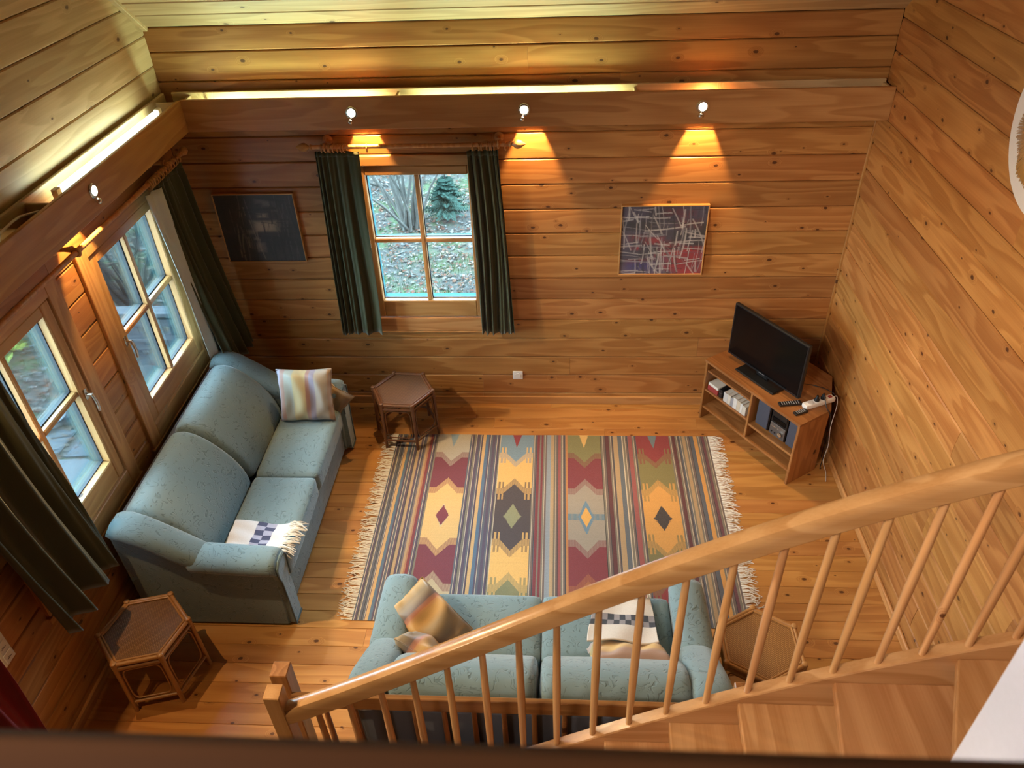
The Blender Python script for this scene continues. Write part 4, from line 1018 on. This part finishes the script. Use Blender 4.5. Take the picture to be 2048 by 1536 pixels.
sg = [(-.026, -.30), (-.022, -.304), (.022, -.304), (.026, -.30), (.026, -.006), (.022, 0), (-.022, 0), (-.026, -.006)]
swept('outer_stringer', sg, xs, lambda x: U(x) - .85, M['rail'], st)
swept('inner_stringer', [(a - .76, b) for a, b in sg], np.linspace(-1.135, .80, 24), lambda x: U(x) - .88, M['rail'], st)
for x in ux_[1:-1]:
    z0, z1 = U(x) - .856, U(x) + .01; c = (z1 - z0) / 2
    q = MB().tube([(0, 0, 0), (0, 0, c * .5), (0, 0, c), (0, 0, c * 1.5), (0, 0, 2 * c)], [.0125, .0150, .0165, .0150, .0125], 12)
    link('baluster', mesh('baluster', *(lambda k: (k.v, k.f))(MB().tube([(-c, 0, 0), (-c * .5, 0, 0), (0, 0, 0), (c * .5, 0, 0), (c, 0, 0)], [.0125, .0150, .0165, .0150, .0125], 12)), M['rail'], 50), st,
         mat4=axes((x, YS, (z0 + z1) / 2), (0, 0, 1), (0, 1, 0), (-1, 0, 0)))
def newel(parent, x, y, w, h):
    m = MB().box(-h / 2, h / 2, -w / 2, w / 2, -w / 2, w / 2, .004)
    link('newel_post', mesh('newel_post', m.v, m.f, M['rail']), parent, mat4=axes((x, y, h / 2), (0, 0, 1), (0, 1, 0), (-1, 0, 0)))
newel(st, -1.168, 1.722, .070, 1.205)
# treads: nosing line from the outer stringer (y 1.697) to the inner one (y .97)
ns = [(-1.06, -1.06, .170), (-.81, -.81, .330), (-.56, -.56, .486), (-.31, -.31, .642), (-.06, -.06, .797), (.19, .185, .953), (.442, .425, 1.109), (.694, .665, 1.264), (1.026, .907, 1.421), (1.424, 1.115, 1.588), (1.93, 1.40, 1.745)]
for i, (a, b, z) in enumerate(ns):
    a1, b1 = (ns[i + 1][0] + .045, ns[i + 1][1] + .045) if i + 1 < len(ns) else (2.03, 1.95)
    ctr = ((a + a1 + b + b1) / 4, (1.697 + .97) / 2)
    V = [(a, 1.697), (b, .97), (b1, .97), (a1, 1.697)]
    loc = [(q[1] - ctr[1], -(q[0] - ctr[0])) for q in V]
    m = MB().prism(loc, -.042, 0)
    bm = bmesh.new(); me = mesh('tread', m.v, m.f, M['rail']); bm.from_mesh(me); bmesh.ops.recalc_face_normals(bm, faces=bm.faces[:]); bmesh.ops.bevel(bm, geom=bm.edges[:], offset=.006, segments=2, affect='EDGES', profile=.5); bm.to_mesh(me); bm.free()
    link('tread', me, st, mat4=axes((ctr[0], ctr[1], z), (0, 1, 0), (-1, 0, 0), (0, 0, 1)))
    board('riser', min(a, b) + .05, min(a, b) + .065, .98, 1.69, max(z - .152, 0), z - .042, M['trim'], st, 'y') if abs(a - b) < .04 else None
# lower railing behind the near sofa
lr = empty('railing', (0, 0, 0), 0, 'low horizontal pine railing between the stairs and the near sofa', 'railing')
board('top_rail', -1.18, .74, 1.842, 1.868, .875, .968, M['red'], lr, 'x', .004)
board('bottom_rail', -1.18, .74, 1.844, 1.866, .06, .13, M['red'], lr, 'x', .004)
m = MB().box(-.55, .55, -.0385, .0385, -.0385, .0385, .004)
for x in (-1.212, .775):
    link('newel_post', mesh('newel_post', m.v, m.f, M['red']), lr, mat4=axes((x, 1.893 if x < 0 else 1.85, .55), (0, 0, 1), (0, 1, 0), (-1, 0, 0)))
x = -1.045; me = None
while x < .7:
    if me is None:
        q = MB().tube([(-.375, 0, 0), (0, 0, 0), (.375, 0, 0)], [.0115, .0145, .0115], 10); me = mesh('baluster', q.v, q.f, M['red'], 50)
    link('baluster', me, lr, mat4=axes((x, 1.855, .503), (0, 0, 1), (0, 1, 0), (-1, 0, 0))); x += .134
# balustrade of the loft, right below the camera
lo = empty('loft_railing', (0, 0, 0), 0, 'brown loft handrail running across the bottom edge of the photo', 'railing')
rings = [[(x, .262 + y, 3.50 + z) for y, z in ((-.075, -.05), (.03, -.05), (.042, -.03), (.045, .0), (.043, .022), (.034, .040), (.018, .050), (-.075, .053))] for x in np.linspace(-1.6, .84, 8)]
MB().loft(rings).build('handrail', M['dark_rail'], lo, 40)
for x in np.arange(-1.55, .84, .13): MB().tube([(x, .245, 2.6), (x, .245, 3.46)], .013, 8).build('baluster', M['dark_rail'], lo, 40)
# ---------------------------------------------------------------- outdoors
def ground_mat():
    t = NT('leaf_strewn_soil'); v = t.obj(); a = t.noise(v, 3, 4); b = t.noise(v, 40, 3); c = t.noise(v, 1.2, 3)
    col = t.mix(b, (.026, .024, .020), (.050, .046, .041)); col = t.mix(t.step(t.math('MULTIPLY', a, c), .22, .36), col, (.036, .046, .024)); t.bump(b, .6, .02)
    return t.set(col, .95, 0, .02)
gm = ground_mat()
G0 = -.2
m = MB(); N = 50
V = []; F = []
def gz(x, y): return G0 + .05 * math.sin(x * 1.3 + .7) * math.cos(y * .9) + max(0, y - 10) * .16 + max(0, -x - 7.5) * .14
for j in range(N + 1):
    for i in range(N + 1):
        x = -16 + 22 * i / N; y = -2 + 20 * j / N; V.append((x, y, gz(x, y) - (.0 if not (XL - .3 < x < XR + .3 and y < YB + .3) else .5)))
for j in range(N):
    for i in range(N): F.append((j * (N + 1) + i, j * (N + 1) + i + 1, (j + 1) * (N + 1) + i + 1, (j + 1) * (N + 1) + i))
o = link('garden_ground', mesh('garden_ground', V, F, gm, 180)); o['kind'] = 'structure'
# fallen leaves and grass, beyond counting
M['leaf'] = attr_mat('fallen_leaves', .85, None, .04)
def scatter(name, n, region, cols, size, seed, lift=.01, upright=0.0):
    rg = np.random.RandomState(seed); V = np.zeros((n, 4, 3), np.float32); Cc_ = np.ones((n, 4, 4), np.float32); k = 0
    while k < n:
        x = rg.uniform(region[0], region[1]); y = rg.uniform(region[2], region[3])
        if x > XL - .35 and y < YB + .35: continue
        s = size * rg.uniform(.5, 1.4); a = rg.uniform(0, 6.28); ca, sa = math.cos(a), math.sin(a); z = gz(x, y) + lift
        tz = rg.uniform(-.5, .5, 4) * s * (.9 if not upright else .3)
        if upright:
            V[k] = [(x, y, z - .02), (x + ca * .008, y + sa * .008, z - .02), (x + ca * s * .6 + .004, y + sa * s * .6, z + s * 1.6), (x + ca * s * .6, y + sa * s * .6, z + s * 1.6)]
        else:
            V[k] = [(x - ca * s, y - sa * s, z + tz[0] * .5 + .01), (x + sa * s * .55, y - ca * s * .55, z + tz[1] + .015), (x + ca * s, y + sa * s, z + tz[2] * .5 + .01), (x - sa * s * .55, y + ca * s * .55, z + tz[3] + .015)]
        Cc_[k, :, :3] = np.array(cols[rg.randint(len(cols))]) * rg.uniform(.20, .42); k += 1
    me = bpy.data.meshes.new(name); me.vertices.add(n * 4); me.vertices.foreach_set('co', V.ravel()); me.loops.add(n * 4); me.loops.foreach_set('vertex_index', np.arange(n * 4, dtype=np.int32))
    me.polygons.add(n); me.polygons.foreach_set('loop_start', np.arange(n, dtype=np.int32) * 4); me.update(calc_edges=True)
    ca_ = me.color_attributes.new('Col', 'FLOAT_COLOR', 'CORNER'); ca_.data.foreach_set('color', Cc_.ravel()); me.materials.append(M['leaf'])
    o = link(name, me); o['kind'] = 'stuff'; return o
br = [(.19, .095, .06), (.20, .13, .09), (.22, .17, .13), (.14, .09, .07), (.22, .20, .175), (.18, .075, .05), (.24, .225, .21)]
o = scatter('fallen_leaves', 17000, (-3.6, .6, 5.6, 12.5), br, .024, 2); tag(o, 'brown autumn leaves covering the ground beyond the back window', 'leaves')
o = scatter('fallen_leaves', 14000, (-7.8, -3.0, 3.0, 10.5), br, .024, 3); tag(o, 'brown autumn leaves covering the ground beyond the left windows', 'leaves')
gr = [(.09, .16, .05), (.13, .19, .07), (.17, .22, .10)]
o = scatter('grass_tufts', 2200, (-3.0, .2, 6.3, 8.2), gr, .030, 5, 0, 1); tag(o, 'thin green grass on the ground just beyond the back window', 'grass')
o = scatter('grass_tufts', 1800, (-7.0, -4.2, 5.4, 8.0), gr, .030, 6, 0, 1); tag(o, 'thin green grass on the slope beyond the left windows', 'grass')

# stone terrace beside the left wall
stn = []
for i, c in enumerate(((.044, .048, .051), (.054, .057, .060), (.038, .043, .048))):
    t = NT('terrace_stone'); v = t.obj(); f = t.noise(v, 9, 5, .6); g = t.noise(v, 45, 3)
    t.bump(t.math('ADD', f, t.math('MULTIPLY', g, .4)), .6, .02); stn.append(t.set(t.mix(t.math('MULTIPLY_ADD', f, .7, t.math('MULTIPLY', g, .3)), tuple(x * .7 for x in c), tuple(x * 1.45 for x in c)), .8, 0, .12))
te = empty('terrace', (0, 0, 0), 0, 'pavement of flat grey-blue stones below the left windows', 'terrace')
MB().box(-5.0, XL - .19, 3.2, 5.25, G0 - .1, G0 - .012).build('bedding', gm, te)
rg = random.Random(6); y = 3.2
while y < 5.2:
    d = rg.uniform(.38, .55); x = -4.75 + rg.uniform(-.15, .1)
    while x < XL - .25:
        w = rg.uniform(.38, .7); e = min(x + w, XL - .2)
        pg = [(x + .012 + rg.uniform(0, .05), y + .012 + rg.uniform(0, .04)), (e - .012 - rg.uniform(0, .04), y + .012 + rg.uniform(0, .05)), (e - .012 - rg.uniform(0, .05), y + d - .012 - rg.uniform(0, .05)), ((x + e) / 2, y + d - .01), (x + .012 + rg.uniform(0, .06), y + d - .012 - rg.uniform(0, .05))]
        MB().prism(pg, G0 - .03, G0 + rg.uniform(.0, .012)).build('stone', stn[rg.randrange(3)], te); x = e
    y += d
# bowl standing on the stones
bw = empty('bowl', (-4.44, 5.04, G0 + .012), 0, 'round white bowl with a dark rim standing on the terrace stones', 'bowl')
MB().lathe([(.075, .0), (.095, .012), (.108, .04), (.114, .068), (.104, .070), (.097, .04), (.07, .020), (.002, .018)], 24).build('basin', plain('pale_glaze', (.14, .15, .16), .4), bw, 50)
MB().torus(.109, .008, 26, 8, Matrix.Translation((0, 0, .070))).build('rim', M['black_plastic'], bw, 60)
# weathered wooden railing of the terrace
dk = empty('terrace_railing', (0, 0, 0), 0, 'weathered grey wooden railing seen through the left far window', 'railing')
board('top_board', -4.05, XL - .22, 5.47, 5.60, .645, .68, M['grey_wood'], dk); board('cross_board', -4.05, XL - .22, 5.47, 5.53, .30, .41, M['grey_wood'], dk); board('ledge_board', -4.05, XL - .22, 5.44, 5.57, .405, .435, M['grey_wood'], dk)
board('cross_board', -4.05, XL - .22, 5.50, 5.54, .53, .60, M['grey_wood'], dk)
x = -4.02
while x < XL - .25: board('slat', x, x + .085, 5.53, 5.55, G0 + .02, .64, M['grey_wood'], dk, 'z'); x += .125
for x in (-4.05, -3.05): board('post', x, x + .08, 5.55, 5.63, G0 - .1, .66, M['grey_wood'], dk, 'z')

# shrubs and trees
bark = [plain('pale_bark', (.062, .056, .047), .9, 0, .04, mottle=.35, scale=25), plain('dark_bark', (.026, .023, .021), .9, 0, .04, mottle=.4, scale=25), plain('grey_bark', (.048, .046, .043), .9, 0, .04, mottle=.35, scale=14)]
def branchy(m, p, d, L, r, depth, rg, spread=.6):
    pts = [p.copy()]; q = p.copy(); d = d.copy()
    for k in range(4):
        d = (d + Vector((rg.gauss(0, .13), rg.gauss(0, .13), rg.gauss(0, .08)))).normalized(); q = q + d * L / 4; pts.append(q.copy())
    m.tube(pts, [r * (1 - .16 * k) for k in range(5)], 6 if r > .012 else 4, True)
    if depth > 0:
        for k in range(rg.choice((2, 3, 3))):
            b = pts[rg.choice((2, 3, 4))]; nd = (d + Vector((rg.gauss(0, spread), rg.gauss(0, spread), rg.gauss(.05, spread * .6)))).normalized()
            branchy(m, b, nd, L * rg.uniform(.5, .8), r * .55, depth - 1, rg, spread)
def shrub(label, loc, n, Hh, r, mat, seed, fan=.35, depth=2, fol=None, group='bare shrubs outdoors'):
    t = empty('shrub', (loc[0], loc[1], gz(*loc) - .02), 0, label, 'shrub', group); rg = random.Random(seed)
    for k in range(n):
        a = rg.uniform(0, 6.28); f = rg.uniform(.1, 1) * fan; m = MB()
        branchy(m, Vector((math.cos(a) * .12 * rg.random(), math.sin(a) * .12 * rg.random(), 0)), Vector((math.cos(a) * f, math.sin(a) * f, 1)).normalized(), Hh * rg.uniform(.75, 1.1), r * rg.uniform(.6, 1.1), depth, rg)
        m.build('stem', mat, t, 60, fix=False)
    if fol:
        m = MB(); 
        for k in range(fol[0]):
            p = Vector((rg.gauss(fol[1][0], fol[2]), rg.gauss(fol[1][1], fol[2]), rg.gauss(fol[1][2], fol[2]))); a = Vector((rg.gauss(0, 1), rg.gauss(0, 1), rg.gauss(0, .5))).normalized() * fol[3]; b = a.cross(Vector((0, 0, 1))) * .5 + Vector((0, 0, rg.uniform(-.02, .02)))
            m.add([p - a, p + b, p + a, p - b], [(0, 1, 2, 3)])
        f = m.build('leaves', fol[4], t, fix=False); f['kind'] = 'stuff'
    return t
gleaf = plain('green_leaf', (.05, .095, .025), .7, 0, .06, mottle=.3, scale=40); yleaf = plain('yellow_green_leaf', (.11, .135, .028), .7, 0, .06, mottle=.3, scale=40)
shrub('many-stemmed bare hazel standing beyond the back window', (-1.86, 8.85), 15, 1.5, .030, bark[0], 3, .42, 2, (26, (.14, -.15, .95), .05, .06, yleaf))
shrub('dark tangled bare shrub behind the terrace railing', (-4.55, 6.95), 16, 1.35, .022, bark[1], 5, .6, 3)
shrub('bare shrub with thin grey twigs further behind the terrace railing', (-5.2, 9.3), 13, 1.4, .018, bark[2], 6, .5, 3)
shrub('yellow-green leafy shrub on the slope beyond the near left window', (-5.55, 6.15), 7, .4, .008, bark[0], 8, .9, 1, (110, (0, 0, .28), .16, .07, yleaf), 'leafy shrubs outdoors')
shrub('low green shrub at the foot of the slope beyond the left windows', (-5.6, 6.9), 6, .4, .008, bark[1], 9, .9, 1, (160, (0, 0, .25), .22, .05, gleaf), 'leafy shrubs outdoors')
def trunk(label, loc, r, lean, mat, seed, Hh=3.4):
    t = empty('tree', (loc[0], loc[1], gz(*loc) - .05), 0, label, 'tree', 'bare trees outdoors'); rg = random.Random(seed); m = MB(); p = Vector((0, 0, 0)); pts = []
    for k in range(9): pts.append(p.copy()); p = p + Vector((lean[0] + rg.gauss(0, .03), lean[1] + rg.gauss(0, .03), Hh / 8))
    m.tube(pts, [r * (1.25 if k == 0 else 1 - .05 * k) for k in range(9)], 10); m.build('trunk', mat, t, 60)
    b = MB()
    for k in range(4): branchy(b, pts[5 + k % 4], Vector((rg.gauss(0, .5), rg.gauss(0, .5), 1)).normalized(), .5, r * .3, 1, rg)
    b.build('branches', mat, t, 60, fix=False)
trunk('grey tree trunk at the left side of the back window view', (-2.75, 9.9), .13, (0, 0), bark[2], 1)
trunk('thin trunk behind the hazel beyond the back window', (-1.02, 10.15), .08, (.03, .02), bark[2], 2)
trunk('slim tree far right in the back window view', (-.95, 11.4), .06, (0, 0), bark[2], 3)
trunk('slim tree in the middle distance of the back window view', (-1.5, 12.4), .05, (.01, 0), bark[0], 4)
trunk('slim tree behind the grey trunk in the back window view', (-3.2, 11.6), .06, (0, .02), bark[0], 5)
trunk('leaning trunk on the slope beyond the near left window', (-5.0, 6.7), .055, (-.30, .12), bark[2], 6, 1.8)
# small evergreen
ev = empty('evergreen', (-1.42, 9.1, gz(-1.42, 9.1)), 0, 'small blue-green fir beside the leaf-covered ground', 'fir')
nd = plain('fir_needles', (.040, .070, .054), .8, 0, .04, mottle=.35, scale=30)
MB().tube([(0, 0, 0), (0, 0, .64)], [.020, .006], 8).build('trunk', bark[1], ev, 60)
rg = random.Random(2); m = MB()
for k in range(150):
    z = rg.uniform(.08, .54); a = rg.uniform(0, 6.28); L = (.66 - z) * .66 * rg.uniform(.7, 1.1); d = Vector((math.cos(a), math.sin(a), rg.uniform(-.05, .2)))
    for q in range(9):
        f = (q + .5) / 9; p = Vector((0, 0, z)) + d * L * f; w = .10 * (1.1 - f)
        for s in (-1, 1):
            e = (d.cross(Vector((0, 0, 1))) * s + d * .6).normalized() * w; u = Vector((0, 0, .012))
            m.add([p, p + e * .5 + u, p + e, p + e * .5 - u], [(0, 1, 2, 3)])
f = m.build('needle_sprays', nd, ev, fix=False); f['kind'] = 'stuff'
